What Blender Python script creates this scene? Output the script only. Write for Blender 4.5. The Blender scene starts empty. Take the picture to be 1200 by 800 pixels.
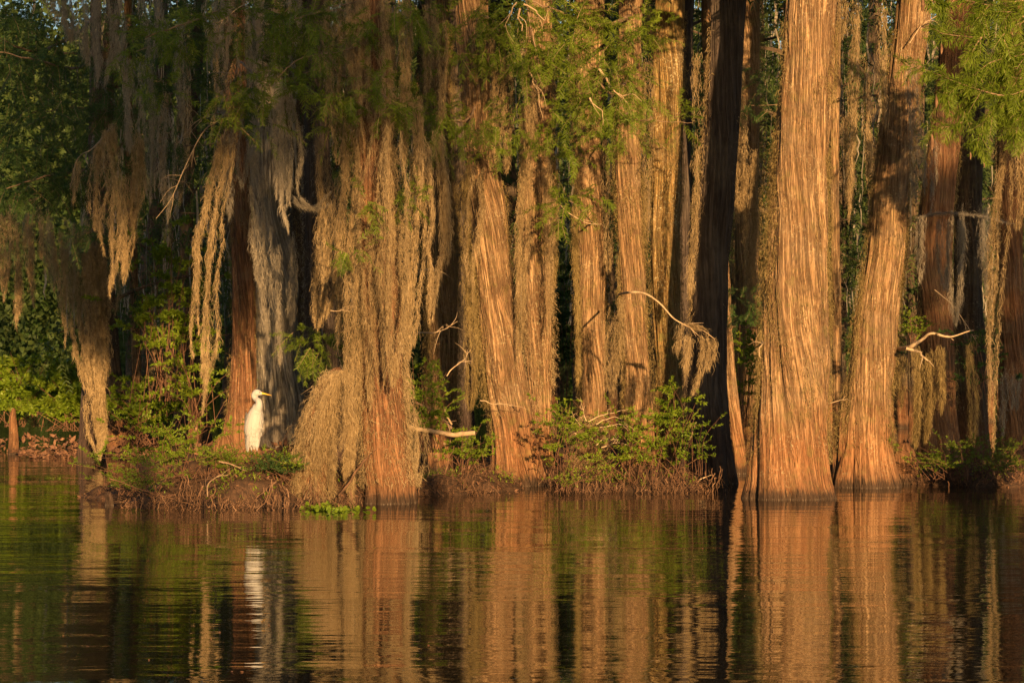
import bpy, math
import numpy as np
from mathutils import Vector, Euler

S = bpy.context.scene
COL = S.collection
rng = np.random.default_rng(7)
CAMZ = 1.78; HY = 430.0; F = 2700.0
PI = math.pi

def P(px, py, D):
    """world point seen at photo pixel (px, py) at distance D"""
    return np.array([(px-600.0)/F*D, D, CAMZ-(py-HY)/F*D])
def DW(py):               # distance of the water line at picture row py
    return CAMZ*F/(py-HY)

# ------------------------------------------------------------------ materials
def new_mat(name):
    m = bpy.data.materials.new(name); m.use_nodes = True
    nt = m.node_tree; nt.nodes.clear()
    out = nt.nodes.new('ShaderNodeOutputMaterial')
    return m, nt, out
class NT:
    def __init__(s, nt): s.nt = nt
    def n(s, t, **kw):
        nd = s.nt.nodes.new(t)
        for k, v in kw.items():
            if k.startswith('i_'): nd.inputs[k[2:]].default_value = v
            else: setattr(nd, k, v)
        return nd
    def l(s, a, b): s.nt.links.new(a, b)
    def ramp(s, fac, stops):
        r = s.n('ShaderNodeValToRGB'); e = r.color_ramp.elements
        while len(e) < len(stops): e.new(0.5)
        for i, (p, c) in enumerate(stops):
            e[i].position = p; e[i].color = (*c, 1)
        s.l(fac, r.inputs['Fac']); return r.outputs['Color']
    def mix(s, fac, a, b, mode='MIX'):
        m = s.n('ShaderNodeMix', data_type='RGBA', blend_type=mode)
        if isinstance(fac, (int, float)): m.inputs[0].default_value = fac
        else: s.l(fac, m.inputs[0])
        for i, v in ((6, a), (7, b)):
            if isinstance(v, tuple): m.inputs[i].default_value = (*v, 1)
            else: s.l(v, m.inputs[i])
        return m.outputs[2]
    def noise(s, vec, scale, detail=3, rough=.55, dist=0.0):
        t = s.n('ShaderNodeTexNoise'); t.inputs['Scale'].default_value = scale
        t.inputs['Detail'].default_value = detail; t.inputs['Roughness'].default_value = rough
        t.inputs['Distortion'].default_value = dist
        s.l(vec, t.inputs['Vector']); return t.outputs['Fac']
    def maprange(s, v, a, b, c=0., d=1.):
        m = s.n('ShaderNodeMapRange'); s.l(v, m.inputs[0])
        for i, x in enumerate((a, b, c, d)): m.inputs[1+i].default_value = x
        return m.outputs[0]
    def math(s, op, a, b=None):
        m = s.n('ShaderNodeMath', operation=op)
        for i, v in enumerate((a, b)):
            if v is None: continue
            if isinstance(v, (int, float)): m.inputs[i].default_value = v
            else: s.l(v, m.inputs[i])
        return m.outputs[0]

def bark_mat(name, groove, mid, ridge, red=(0.32, .135, .055), lichen=0.25, wet=True, redtop=1.1):
    m, nt, out = new_mat(name); N = NT(nt)
    uv = N.n('ShaderNodeUVMap', uv_map='UVMap').outputs['UV']
    geo = N.n('ShaderNodeNewGeometry'); pos = geo.outputs['Position']
    sep = N.n('ShaderNodeSeparateXYZ'); N.l(pos, sep.inputs[0]); z = sep.outputs['Z']
    def mp(sx, sy):
        q = N.n('ShaderNodeMapping'); q.inputs['Scale'].default_value = (sx, sy, 1)
        N.l(uv, q.inputs['Vector']); return q.outputs['Vector']
    fib = N.noise(mp(44, 1.1), 1.0, 6, .66, .8)
    fib2 = N.noise(mp(130, 4.5), 1.0, 4, .6, .3)
    patch = N.noise(mp(3.2, 1.3), 1.0, 4, .6, .8)
    big = N.noise(pos, .9, 3)
    c = N.ramp(fib, [(.28, groove), (.48, mid), (.72, ridge)])
    c = N.mix(N.maprange(patch, .50, .72, 0, .5), c, ridge)
    c = N.mix(N.maprange(fib2, .42, .7, .0, .55), c, groove)
    ck = N.math('ABSOLUTE', N.math('SUBTRACT', N.noise(mp(12, .5), 1.0, 4, .6, 1.2), .5))
    ck2 = N.math('ABSOLUTE', N.math('SUBTRACT', N.noise(mp(34, 1.4), 1.0, 3, .55, .8), .5))
    crack = N.math('MULTIPLY', N.maprange(ck, .0, .045), N.maprange(ck2, .0, .05, .45, 1.))
    c = N.mix(N.maprange(big, .45, .7, 0, .45), c, mid)
    c = N.mix(N.maprange(crack, 0, 1, .72, 0), c, groove)
    gp = N.noise(pos, 1.7, 5, .65)
    c = N.mix(N.math('MULTIPLY', N.maprange(gp, .5, .66, 0, .5), N.maprange(z, .6, 1.6)), c, N.mix(.5, mid, (.20, .17, .125)))
    # reddish bark of the flood zone
    zz = N.math('ADD', z, N.maprange(patch, 0, 1, -.45, .45))
    c = N.mix(N.maprange(zz, redtop+.25, redtop-.45, 0, .6), c, N.mix(N.maprange(fib, .3, .65), tuple(x*.5 for x in red), red))
    if lichen:
        ln = N.noise(pos, 26, 4, .7); lb = N.noise(pos, 2.1, 2)
        lf = N.math('MULTIPLY', N.maprange(ln, .54, .64), N.maprange(lb, .45, .65, 0, lichen*2))
        c = N.mix(lf, c, (.50, .44, .26))
        mo = N.math('MULTIPLY', N.maprange(N.noise(pos, 7, 5, .7), .5, .62), N.maprange(lb, .4, .6, lichen*1.6, 0))
        c = N.mix(mo, c, (.17, .155, .05))
    if wet:
        wz = N.math('ADD', z, N.math('MULTIPLY', N.math('ADD', fib, N.math('MULTIPLY', fib2, .5)), -.42))
        c = N.mix(N.math('MULTIPLY', N.maprange(wz, .10, -.18, 0, .55), N.maprange(patch, .3, .6)), c, (.09, .05, .03))
        c = N.mix(N.maprange(wz, -.16, -.24, 0, .93), c, (.045, .03, .02))
        pale = N.math('MULTIPLY', N.maprange(z, .022, .012, 0, .35), N.maprange(fib2, .52, .62))
        c = N.mix(pale, c, (.4, .33, .25))
    b = N.n('ShaderNodeBsdfPrincipled'); N.l(c, b.inputs['Base Color'])
    b.inputs['Roughness'].default_value = .85
    b.inputs['Specular IOR Level'].default_value = .2
    bump = N.n('ShaderNodeBump'); bump.inputs['Strength'].default_value = .9; bump.inputs['Distance'].default_value = .026
    h = N.math('ADD', N.math('MULTIPLY', fib, .8), N.math('ADD', N.math('MULTIPLY', fib2, .3), N.math('MULTIPLY', crack, .9))); N.l(h, bump.inputs['Height'])
    N.l(bump.outputs[0], b.inputs['Normal']); N.l(b.outputs[0], out.inputs[0])
    return m

def fibre_mat(name, stops, trans=.35, scale=9., rough=.8, big=.8):
    m, nt, out = new_mat(name); N = NT(nt)
    pos = N.n('ShaderNodeNewGeometry').outputs['Position']
    a = N.noise(pos, scale, 4, .7); b_ = N.noise(pos, big, 2)
    f = N.math('ADD', N.math('MULTIPLY', a, .65), N.math('MULTIPLY', b_, .35))
    c = N.ramp(f, stops)
    d = N.n('ShaderNodeBsdfPrincipled'); N.l(c, d.inputs['Base Color']); d.inputs['Roughness'].default_value = rough
    d.inputs['Specular IOR Level'].default_value = .25
    t = N.n('ShaderNodeBsdfTranslucent'); N.l(c, t.inputs['Color'])
    x = N.n('ShaderNodeMixShader'); x.inputs[0].default_value = trans
    N.l(d.outputs[0], x.inputs[1]); N.l(t.outputs[0], x.inputs[2]); N.l(x.outputs[0], out.inputs[0])
    return m

M = {}
M['bark'] = bark_mat('cypress_bark', (.050, .025, .012), (.27, .160, .080), (.58, .40, .22))
M['bark_gold'] = bark_mat('lichen_bark', (.05, .026, .010), (.27, .17, .062), (.50, .35, .145), lichen=.6)
M['bark_dark'] = bark_mat('dark_shade_bark', (.035, .026, .02), (.085, .064, .052), (.15, .115, .095), red=(.07, .04, .03), lichen=0)  # dark tone paints in the shade on trunks that stand in shadow
M['bark_red'] = bark_mat('red_bark', (.05, .022, .012), (.20, .095, .046), (.36, .20, .105), red=(.30, .15, .07), lichen=.1)
M['bark_pale'] = bark_mat('pale_bark', (.04, .032, .025), (.33, .29, .23), (.60, .54, .44), red=(.3, .25, .2), lichen=.2)
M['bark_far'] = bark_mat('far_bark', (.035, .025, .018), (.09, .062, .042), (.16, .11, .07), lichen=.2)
M['moss'] = fibre_mat('spanish_moss', [(.3, (.17, .12, .060)), (.5, (.37, .275, .145)), (.7, (.56, .435, .255))], .38, 14.)
M['moss_grey'] = fibre_mat('shade_grey_moss', [(.3, (.20, .175, .135)), (.5, (.34, .30, .23)), (.7, (.48, .42, .33))], .38, 14.)  # same moss, greyer: the tone paints in the shade it hangs in
M['moss_olive'] = fibre_mat('olive_moss', [(.3, (.14, .105, .042)), (.5, (.27, .20, .082)), (.7, (.43, .33, .15))], .35, 12.)
M['needle'] = fibre_mat('cypress_needles', [(.3, (.075, .12, .012)), (.5, (.135, .20, .018)), (.7, (.22, .29, .030))], .45, 6., .5)
M['needle_dark'] = fibre_mat('dark_needles', [(.3, (.028, .062, .018)), (.5, (.050, .10, .024)), (.7, (.085, .145, .03))], .4, 6., .5)
M['leaf'] = fibre_mat('shrub_leaves', [(.3, (.08, .14, .012)), (.5, (.16, .24, .018)), (.7, (.28, .34, .03))], .45, 7., .45)
M['leaf_far'] = fibre_mat('far_leaves', [(.3, (.03, .055, .02)), (.5, (.06, .095, .025)), (.7, (.11, .14, .03))], .4, 1.5, .6)
M['twig'] = fibre_mat('bare_twigs', [(.3, (.10, .065, .04)), (.5, (.20, .135, .085)), (.7, (.33, .235, .155))], 0., 10.)
M['root'] = fibre_mat('rusty_roots', [(.3, (.03, .018, .011)), (.5, (.13, .070, .038)), (.7, (.34, .21, .125))], .1, 8.)
M['deadwood'] = fibre_mat('bleached_wood', [(.3, (.20, .14, .085)), (.5, (.34, .25, .155)), (.7, (.48, .37, .25))], 0., 20.)
M['soil'] = fibre_mat('bank_soil', [(.3, (.018, .012, .008)), (.5, (.05, .030, .018)), (.7, (.12, .065, .036))], 0., 12.)
M['debris'] = fibre_mat('bark_debris', [(.3, (.04, .022, .014)), (.5, (.12, .06, .035)), (.7, (.30, .17, .10))], 0., 15.)

# ------------------------------------------------------------------ noise
def _hash(ix, iy, seed):
    h = (ix.astype(np.int64)*374761393 + iy.astype(np.int64)*668265263 + seed*974634777) & 0xffffffff
    h = ((h ^ (h >> 13))*1274126177) & 0xffffffff
    h = h ^ (h >> 16)
    return (h & 0xffff)/65535.0
def vnoise(x, y, seed=0, perx=None):
    x = np.asarray(x, float); y = np.asarray(y, float); x, y = np.broadcast_arrays(x, y)
    ix = np.floor(x); iy = np.floor(y); fx = x-ix; fy = y-iy
    fx = fx*fx*(3-2*fx); fy = fy*fy*(3-2*fy)
    ix = ix.astype(np.int64); iy = iy.astype(np.int64); jx = ix+1
    if perx: ix = ix % perx; jx = jx % perx
    a = _hash(ix, iy, seed); b = _hash(jx, iy, seed); c = _hash(ix, iy+1, seed); d = _hash(jx, iy+1, seed)
    return (a*(1-fx)+b*fx)*(1-fy)+(c*(1-fx)+d*fx)*fy
def catmull(pts, n):
    p = np.asarray(pts, float)
    if len(p) == 2: return p[0]+(p[1]-p[0])*np.linspace(0, 1, n)[:, None]
    q = np.vstack([2*p[0]-p[1], p, 2*p[-1]-p[-2]])
    t = np.linspace(0, len(p)-1-1e-9, n); i = t.astype(int); f = (t-i)[:, None]
    a, b, c, d = q[i], q[i+1], q[i+2], q[i+3]
    return .5*(2*b+(c-a)*f+(2*a-5*b+4*c-d)*f*f+(3*b-a-3*c+d)*f**3)
def unit(v): return v/np.maximum(np.linalg.norm(v, axis=-1, keepdims=True), 1e-9)

# ------------------------------------------------------------------ objects
def tag(o, label=None, cat=None, group=None, kind=None):
    if label: o['label'] = label
    if cat: o['category'] = cat
    if group: o['group'] = group
    if kind: o['kind'] = kind
    return o
def empty(name, loc, label=None, cat=None, group=None):
    o = bpy.data.objects.new(name, None); COL.objects.link(o); o.location = Vector(loc); o.empty_display_size = .2
    return tag(o, label, cat, group)
class Geo:
    def __init__(s): s.v = []; s.q = []; s.t = []; s.uv = None; s.n = 0
    def quads(s, v, q):
        s.v.append(np.asarray(v, float).reshape(-1, 3)); s.q.append(np.asarray(q).reshape(-1, 4)+s.n); s.n += len(s.v[-1])
    def tris(s, v, t):
        s.v.append(np.asarray(v, float).reshape(-1, 3)); s.t.append(np.asarray(t).reshape(-1, 3)+s.n); s.n += len(s.v[-1])
    def ribbons(s, Pn, w, side=None):
        """Pn [N,K,3] centre lines, w [N,K] widths"""
        N, K, _ = Pn.shape
        if N == 0: return
        if side is None:
            a = rng.uniform(0, 2*PI, N); side = np.stack([np.cos(a), np.sin(a), rng.normal(0, .3, N)], -1)
        if side.ndim == 2: side = side[:, None, :]
        o = side*(w[..., None]*.5)
        V = np.stack([Pn-o, Pn+o], 2).reshape(-1, 3)
        base = (np.arange(N)*K*2)[:, None]+(np.arange(K-1)*2)[None]
        q = np.stack([base, base+1, base+3, base+2], -1)
        s.quads(V, q)
    def tube(s, pts, r, n=6, cap=True):
        p = np.asarray(pts, float); K = len(p); r = np.broadcast_to(np.asarray(r, float), (K,))
        t = unit(np.gradient(p, axis=0)); ref = np.array([.13, 1, .07]); 
        a = unit(np.cross(t, ref)); b = np.cross(t, a)
        th = np.arange(n)*2*PI/n
        V = p[:, None]+(a[:, None]*np.cos(th)[None, :, None]+b[:, None]*np.sin(th)[None, :, None])*r[:, None, None]
        i = (np.arange(K-1)*n)[:, None]; j = np.arange(n)[None]; k = (j+1) % n
        q = np.stack([i+j, i+k, i+n+k, i+n+j], -1)
        s.quads(V, q)
        if cap:
            for e, ring in ((0, V[0]), (K-1, V[-1])):
                vv = np.vstack([ring, p[e][None]])
                tt = np.stack([np.arange(n), (np.arange(n)+1) % n, np.full(n, n)], -1)
                s.tris(vv, tt)
    def mesh(s, name, smooth=False, uv=None, origin=(0, 0, 0)):
        V = np.vstack(s.v)-np.asarray(origin, float)
        Q = np.vstack(s.q) if s.q else np.zeros((0, 4), int); T = np.vstack(s.t) if s.t else np.zeros((0, 3), int)
        me = bpy.data.meshes.new(name)
        me.vertices.add(len(V)); me.vertices.foreach_set('co', V.astype(np.float32).ravel())
        li = np.concatenate([Q.ravel(), T.ravel()]).astype(np.int32)
        me.loops.add(len(li)); me.loops.foreach_set('vertex_index', li)
        npoly = len(Q)+len(T); me.polygons.add(npoly)
        st = np.concatenate([np.arange(len(Q))*4, len(Q)*4+np.arange(len(T))*3]).astype(np.int32)
        me.polygons.foreach_set('loop_start', st)
        me.polygons.foreach_set('use_smooth', np.full(npoly, smooth))
        if uv is not None:
            ul = me.uv_layers.new(name='UVMap'); ul.data.foreach_set('uv', uv[li].astype(np.float32).ravel())
        me.update(calc_edges=True); me.validate()
        return me
    def build(s, name, mat, parent=None, origin=None, smooth=False, uv=None):
        if parent is not None: origin = np.array(parent.matrix_world.translation) if False else np.array(world_loc(parent))
        elif origin is None: origin = (0, 0, 0)
        me = s.mesh(name, smooth, uv, origin); me.materials.append(mat)
        o = bpy.data.objects.new(name, me); COL.objects.link(o)
        if parent is not None: o.parent = parent
        else: o.location = Vector(origin)
        return o
def world_loc(o):
    l = Vector((0, 0, 0))
    while o is not None: l = l+o.location; o = o.parent
    return l

# ------------------------------------------------------------------ trunks
class Trunk:
    """path of (px,py,width) at distance D -> ridged bark mesh"""
    def __init__(s, pts, D, lean=0., seed=1):
        pts = sorted(pts, key=lambda a: -a[1])            # base first
        c = []
        for (px, py, w) in pts:
            p = P(px, py, D); p[1] += lean*max(0, p[2]); c.append([*p, w*.5/F*D])
        c = np.array(c)
        b = c[0].copy(); b[2] = -.35; b[3] *= 1.03
        if c[0][2] > -.3: c = np.vstack([b, c])
        s.c = c; s.seed = seed; s.D = D
    def at(s, z):
        z = np.asarray(z, float)
        return np.stack([np.interp(z, s.c[:, 2], s.c[:, k]) for k in (0, 1)], -1), np.interp(z, s.c[:, 2], s.c[:, 3])
    def smooth_path(s, nz):
        cc = catmull(s.c, nz*2); z = np.linspace(s.c[0, 2], s.c[-1, 2], nz)
        zz = np.maximum.accumulate(cc[:, 2])
        return np.stack([np.interp(z, zz, cc[:, 0]), np.interp(z, zz, cc[:, 1]), z, np.interp(z, zz, cc[:, 3])], -1)
    def mesh(s, nth=160, nz=400, flute=.16, fh=.7, lobes=8, ridge=.016, twist=.25, wob=.05):
        sd = s.seed; R = s.smooth_path(nz); th = np.linspace(0, 2*PI, nth+1)+PI/2     # seam at the back (+Y)
        z = R[:, 2][:, None]; r0 = R[:, 3][:, None]; T = th[None]
        rm = float(np.mean(R[:, 3]))
        tw = twist*z+.5*(vnoise(z*.8, z*0, sd)-.5)
        u = (T-PI/2+tw)/(2*PI)
        fl = np.exp(-np.maximum(z, 0)/fh)*flute+.075
        ph = (sd*1.7) % 6.28; a = lobes/2*(T+tw*.8)+ph+1.1*np.sin(T*1+ph)
        if lobes % 2: a = (lobes+1)/2*(T+tw*.8)+ph+.8*np.sin(T+ph)
        lob = np.abs(np.cos(a))**.7-.62
        lo = vnoise(u*3, z*.9+7, sd+3, 3)-.5; lo2 = vnoise(u*6, z*2.2, sd+5, 6)-.5
        r = r0*(1+fl*lob+wob*2*lo+wob*lo2)
        k1 = max(8, int(2*PI*rm/.075)); k2 = max(16, int(2*PI*rm/.035))
        wx = .6*(vnoise(u*5, z*1.3, sd+8, 5)-.5)
        n1 = vnoise(u*k1+wx*2, z*.55+u*0, sd+11, k1); n2 = vnoise(u*k2+wx*3, z*1.25, sd+13, k2)
        rd = (1-np.abs(2*n1-1))*.6+(1-np.abs(2*n2-1))*.4
        fur = vnoise(u*max(4, k1//5)+wx, z*.35+3, sd+19, max(4, k1//5)); fur = np.clip((.34-np.abs(fur-.5)*2)/.34, 0, 1)
        r = r+ridge*(rd-.5)*2.0-.03*fur*np.minimum(1, r0/.3)+ridge*.7*(vnoise(u*k2*2+wx*4, z*2.6, sd+17, k2*2)-.5)
        X = R[:, 0][:, None]+r*np.cos(T); Y = R[:, 1][:, None]+r*np.sin(T); Z = np.broadcast_to(z, X.shape)
        V = np.stack([X, Y, Z], -1).reshape(-1, 3)
        n = nth+1; i = (np.arange(nz-1)*n)[:, None]; j = np.arange(nth)[None]
        q = np.stack([i+j, i+j+1, i+n+j+1, i+n+j], -1).reshape(-1, 4)
        g = Geo(); g.quads(V, q)
        UU = (np.broadcast_to((T-PI/2), X.shape)+tw)*rm+sd*3.3; g.uvs = np.stack([UU, Z], -1).reshape(-1, 2)
        s.surf = (R, r, th); return g
    def coat(s, n, z0, z1, mask=.5, L=(.03, .11), out=.022, edges=.5, w=.0058, zpow=1., bias=0.):
        """short moss strands that grow on the bark"""
        R, r, th = s.surf; m = int(n*3.6)
        z = z0+(z1-z0)*rng.random(m)**zpow
        t = np.where(rng.random(m) < edges, np.where(rng.random(m) < .5+bias, PI+rng.normal(0, .35, m), rng.normal(0, .35, m)), -rng.uniform(0, PI, m))
        cl = vnoise(t*2.2+s.seed, z*1.6, s.seed+21)+.6*vnoise(t*6, z*4, s.seed+22); cl = cl/1.6
        edge = np.abs(np.cos(t)) > .8
        keep = cl+rng.normal(0, .07, m)+.10*edge > 1-mask
        z = z[keep][:int(n*1.8)]; t = t[keep][:int(n*1.8)]; m = len(z)
        if m == 0: return Geo()
        iz = np.clip(((z-R[0, 2])/(R[-1, 2]-R[0, 2])*(len(R)-1)).astype(int), 0, len(R)-1)
        it = np.clip((((t-PI/2) % (2*PI))/(2*PI)*(len(th)-1)).astype(int), 0, len(th)-1)
        rr = r[iz, it]; nrm = np.stack([np.cos(t), np.sin(t), 0*t], -1)
        p0 = np.stack([R[iz, 0]+rr*np.cos(t), R[iz, 1]+rr*np.sin(t), z], -1)
        n = int(n*1.8); K = 4; l = rng.uniform(*L, m); d = nrm*rng.uniform(.0, .6, m)[:, None]+rng.normal(0, .4, (m, 3)); d[:, 2] -= .8; d = unit(d)
        o = np.abs(rng.normal(0, out, m))
        p0 = p0+nrm*(o+.004)[:, None]
        k = np.linspace(0, 1, K)[None, :, None]
        wv = rng.normal(0, .014, (m, K, 3)); wv[:, 0] = 0
        Pn = p0[:, None]+d[:, None]*l[:, None, None]*k+wv
        ww = rng.uniform(.6, 1.3, m)[:, None]*w*np.array([1, .9, .7, .25])[None]
        g = Geo(); g.ribbons(Pn, ww); return g

def bough(g, p0, p1, r0, r1, seed=0, sag=.1, wob=.06, n=14, sides=7, ctrl=None):
    p0 = np.array(p0, float); p1 = np.array(p1, float)
    pts = [p0]+[np.array(c, float) for c in (ctrl or [])]+[p1]
    q = catmull(pts, n); t = np.linspace(0, 1, n)
    L = np.linalg.norm(p1-p0)
    r = np.random.default_rng(seed+99)
    for k in range(3): 
        q[:, k] += wob*L*.5*(vnoise(t*4, t*0+k*5.1, seed+k)-.5)*np.sin(t*PI)
    if ctrl is None: q[:, 2] += sag*L*np.sin(t*PI)
    g.tube(q, r0+(r1-r0)*t**.8, sides); return q

# ------------------------------------------------------------------ hanging moss
def moss_geo(ropes, D, dens=1.0, depth=.12, curl=.5, w=.0046, wide=1.05):
    """ropes: lists of (px,py,halfwidth)"""
    g = Geo()
    for rp in ropes:
        d = D+rng.normal(0, depth)
        pts = np.array([[*P(a[0], a[1], d), a[2]/F*d*wide] for a in rp])
        if len(pts) == 2: pts = np.vstack([pts[0], .6*pts[0]+.4*pts[1]*1.0, pts[1]]); pts[1, 3] = max(pts[0, 3], pts[1, 3])
        seg = np.linalg.norm(np.diff(pts[:, :3], axis=0), axis=1).sum()
        q = catmull(pts, 60); q[:, 3] = np.maximum(q[:, 3], .006)
        hw = q[:, 3].mean(); area = (seg*F/d)*(2*hw*F/d)
        nst = int(area*.88*dens)+30
        ns = max(4, int(hw/.024))
        a = rng.uniform(0, 2*PI, ns); rad = np.sqrt(rng.random(ns))
        so = np.stack([rad*np.cos(a), rad*np.sin(a)*.8], -1); te = 1-.42*rng.random(ns)**1.8; ts = .12*rng.random(ns)
        te[0] = 1.
        prof_ph = rng.uniform(0, 50, ns)
        si = rng.integers(0, ns, nst); t = rng.random(nst)*(te[si]-ts[si])+ts[si]
        f = t*59; i0 = np.minimum(f.astype(int), 58); fr = (f-i0)[:, None]
        c = q[i0]*(1-fr)+q[i0+1]*fr
        lumpy = .72+.56*vnoise(t*seg*3.3, t*0+rp[0][0], 8)          # the outline swells and thins
        drift = np.stack([vnoise(t*4+prof_ph[si], si*1.7, 3)-.5, vnoise(t*4+prof_ph[si], si*2.9, 4)-.5], -1)*.6
        rem = np.clip((te[si]-t)/.15, .15, 1)
        off = (so[si]+drift)*(c[:, 3:4]*lumpy[:, None])
        lump = .5+1.0*vnoise(t*seg*5, si*3.1, 5)
        fz = rng.normal(0, .0155, (nst, 2))*(rem*lump)[:, None]*D/30
        p0 = c[:, :3].copy(); p0[:, 0] += off[:, 0]+fz[:, 0]; p0[:, 1] += off[:, 1]+fz[:, 1]
        K = 3; is_c = rng.random(nst) < curl
        tan = unit(q[i0+1, :3]-q[i0, :3])
        dirn = tan+rng.normal(0, .17, (nst, 3))
        dc = rng.normal(0, 1, (nst, 3)); dc[:, 2] = dc[:, 2]*.7-.45; dc = unit(dc)
        dirn = unit(np.where(is_c[:, None], dc, dirn))
        l = np.where(is_c, rng.uniform(.02, .055, nst), rng.uniform(.05, .17, nst)*np.clip(rem, .5, 1))*(D/30)**.5
        k = np.linspace(0, 1, K)[None, :, None]
        wv = rng.normal(0, 1, (nst, K, 3))*(l*.12)[:, None, None]; wv[:, 0] = 0
        Pn = p0[:, None]+dirn[:, None]*l[:, None, None]*k+wv
        ww = rng.uniform(.55, 1.3, nst)[:, None]*w*np.array([1, .8, .25])[None]
        g.ribbons(Pn, ww)
    return g
def moss(ropes, D, label, mat='moss', group=None, **kw):
    g = moss_geo(ropes, D, **kw); o = P(ropes[0][0][0], ropes[0][0][1], D)
    return tag(g.build('spanish_moss', M[mat], origin=o), label, 'moss', group)

# ------------------------------------------------------------------ foliage
def sprays(g, tw, p0, dirn, L, step=.0125, nl=(.06, .105), w=.0085, up=.2):
    """feathery cypress sprays: N origins, directions, lengths"""
    N = len(p0); K = 6; t = np.linspace(0, 1, K)
    dirn = unit(dirn); 
    a = unit(np.cross(dirn, np.array([0, 0, 1.])+rng.normal(0, .35, (N, 3))))
    bend = rng.normal(0, .12, (N, 1))*a; bend[:, 2] -= rng.uniform(.05, .35, N)
    pts = p0[:, None]+dirn[:, None]*(L[:, None, None]*t[None, :, None])+bend[:, None]*(L[:, None, None]*(t[None, :, None]**2))
    if tw is not None: tw.ribbons(pts, np.linspace(.009, .004, K)[None].repeat(N, 0)*1.0)
    n = int(np.mean(L)/step)
    s = (np.arange(n)+.5)/n
    f = s*(K-1); i = np.minimum(f.astype(int), K-2); fr = (f-i)[None, :, None]
    c = pts[:, i]*(1-fr)+pts[:, i+1]*fr; tan = unit(pts[:, i+1]-pts[:, i])
    nrm = np.cross(tan, a[:, None])
    for sg in (-1, 1):
        ang = rng.uniform(.75, 1.15, (N, n, 1)); roll = rng.normal(0, .45, (N, n, 1))
        d = tan*np.cos(ang)+sg*a[:, None]*np.sin(ang)*np.cos(roll)+nrm*np.sin(roll)*.8; d = unit(d)
        l = rng.uniform(*nl, (N, n, 1))*(1-.45*np.abs(2*s-1)[None, :, None]**2)
        e = c+d*l; e[..., 2] -= l[..., 0]*.15; m = .5*(c+e); m[..., 2] += l[..., 0]*.06
        pp = np.stack([c, m, e], 2).reshape(-1, 3, 3)
        ww = np.tile(np.array([.7, 1., .3])*w, (len(pp), 1))
        sd = unit(np.cross(np.repeat(nrm.reshape(-1, 3), 1, 0)+rng.normal(0, .5, (len(pp), 3)), (e-c).reshape(-1, 3)))
        g.ribbons(pp, ww, sd)
def cluster(g, tw, px, py, rx, ry, D, n, depth=.35, out=None, L=(.22, .42), **kw):
    c = P(px, py, D); k = D/F
    u = rng.normal(0, .5, (n, 3)); u = np.clip(u, -1, 1)
    p0 = c+u*np.array([rx*k, depth, ry*k])
    d = rng.normal(0, .6, (n, 3)); d[:, 2] -= .25; d[:, 1] -= .2
    d += u*.8
    if out is not None: d += np.array(out)
    sprays(g, tw, p0, d, rng.uniform(*L, n), **kw)
def leaves(g, p0, d, L, ratio=.34, fold=.2):
    """small elliptical leaves, two quads each"""
    N = len(p0); d = unit(d); s = unit(np.cross(d, rng.normal(0, 1, (N, 3))+np.array([0, 0, 1.2]))); nn = np.cross(s, d)
    w = L*ratio*.5; t = [0, .3, .68, 1]; ws = [.1, 1, .85, .05]; hs = [0, .06, .05, -.06]
    pp = np.stack([p0+d*(L*a)[:, None]+nn*(L*h)[:, None] for a, h in zip(t, hs)], 1)
    g.ribbons(pp, np.stack([2*w*b for b in ws], 1), s)
def shrub_geo(gl, gs, base, stems, h, spread, leaf=.04, per=26, seed=0, upw=1.0, D=30., droop=.1, ratio=.36):
    r = rng; n = stems
    for i in range(n):
        b = base+np.array([r.normal(0, spread*.25), r.normal(0, .12), 0]); 
        tip = base+np.array([r.normal(0, spread*.6), r.normal(0, .28), h*r.uniform(.2, 1.12)**.8*upw])
        mid = .5*(b+tip)+np.array([r.normal(0, .06), r.normal(0, .06), h*.12])
        q = catmull([b, mid, tip], 9)
        gs.tube(q, np.linspace(.0045, .002, 9)*D/30, 4, False)
        nb = r.integers(3, 6)
        for k in range(nb):
            j = r.integers(3, 9); o = q[j-1 if j > 8 else j]; dd = r.normal(0, 1, 3); dd[2] = abs(dd[2])*.4-.1; dd = unit(dd)
            l = r.uniform(.10, .28)*D/31; tw = np.stack([o+dd*l*x+np.array([0, 0, -droop*l*x*x]) for x in np.linspace(0, 1, 5)])
            gs.ribbons(tw[None], np.full((1, 5), .004))
            m = int(per*1.5); x = r.random(m); pp = o+dd*l*x[:, None]
            ld = dd+r.normal(0, .8, (m, 3)); leaves(gl, pp, ld, r.uniform(.6, 1.25, m)*leaf, ratio)
def twigs(g, c0, n, ext, L, r=(.002, .006), dirb=(0, 0, 0), jit=1., K=7, crook=.12):
    """tangle of crooked sticks"""
    p0 = c0+rng.uniform(-1, 1, (n, 3))*np.asarray(ext); d = unit(rng.normal(0, jit, (n, 3))+np.asarray(dirb))
    l = rng.uniform(*L, n); cr = np.cumsum(rng.normal(0, crook, (n, K, 3)), 1)*(l/K)[:, None, None]*1.6
    pts = p0[:, None]+d[:, None]*(l[:, None, None]*np.linspace(0, 1, K)[None, :, None])+cr
    rr = rng.uniform(*r, n)
    for sgn in (0, 1):
        a = unit(np.cross(d, rng.normal(0, 1, (n, 3)))) if sgn == 0 else unit(np.cross(d, a))
        g.ribbons(pts, rr[:, None]*2*np.linspace(1, .4, K)[None], a)

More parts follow.
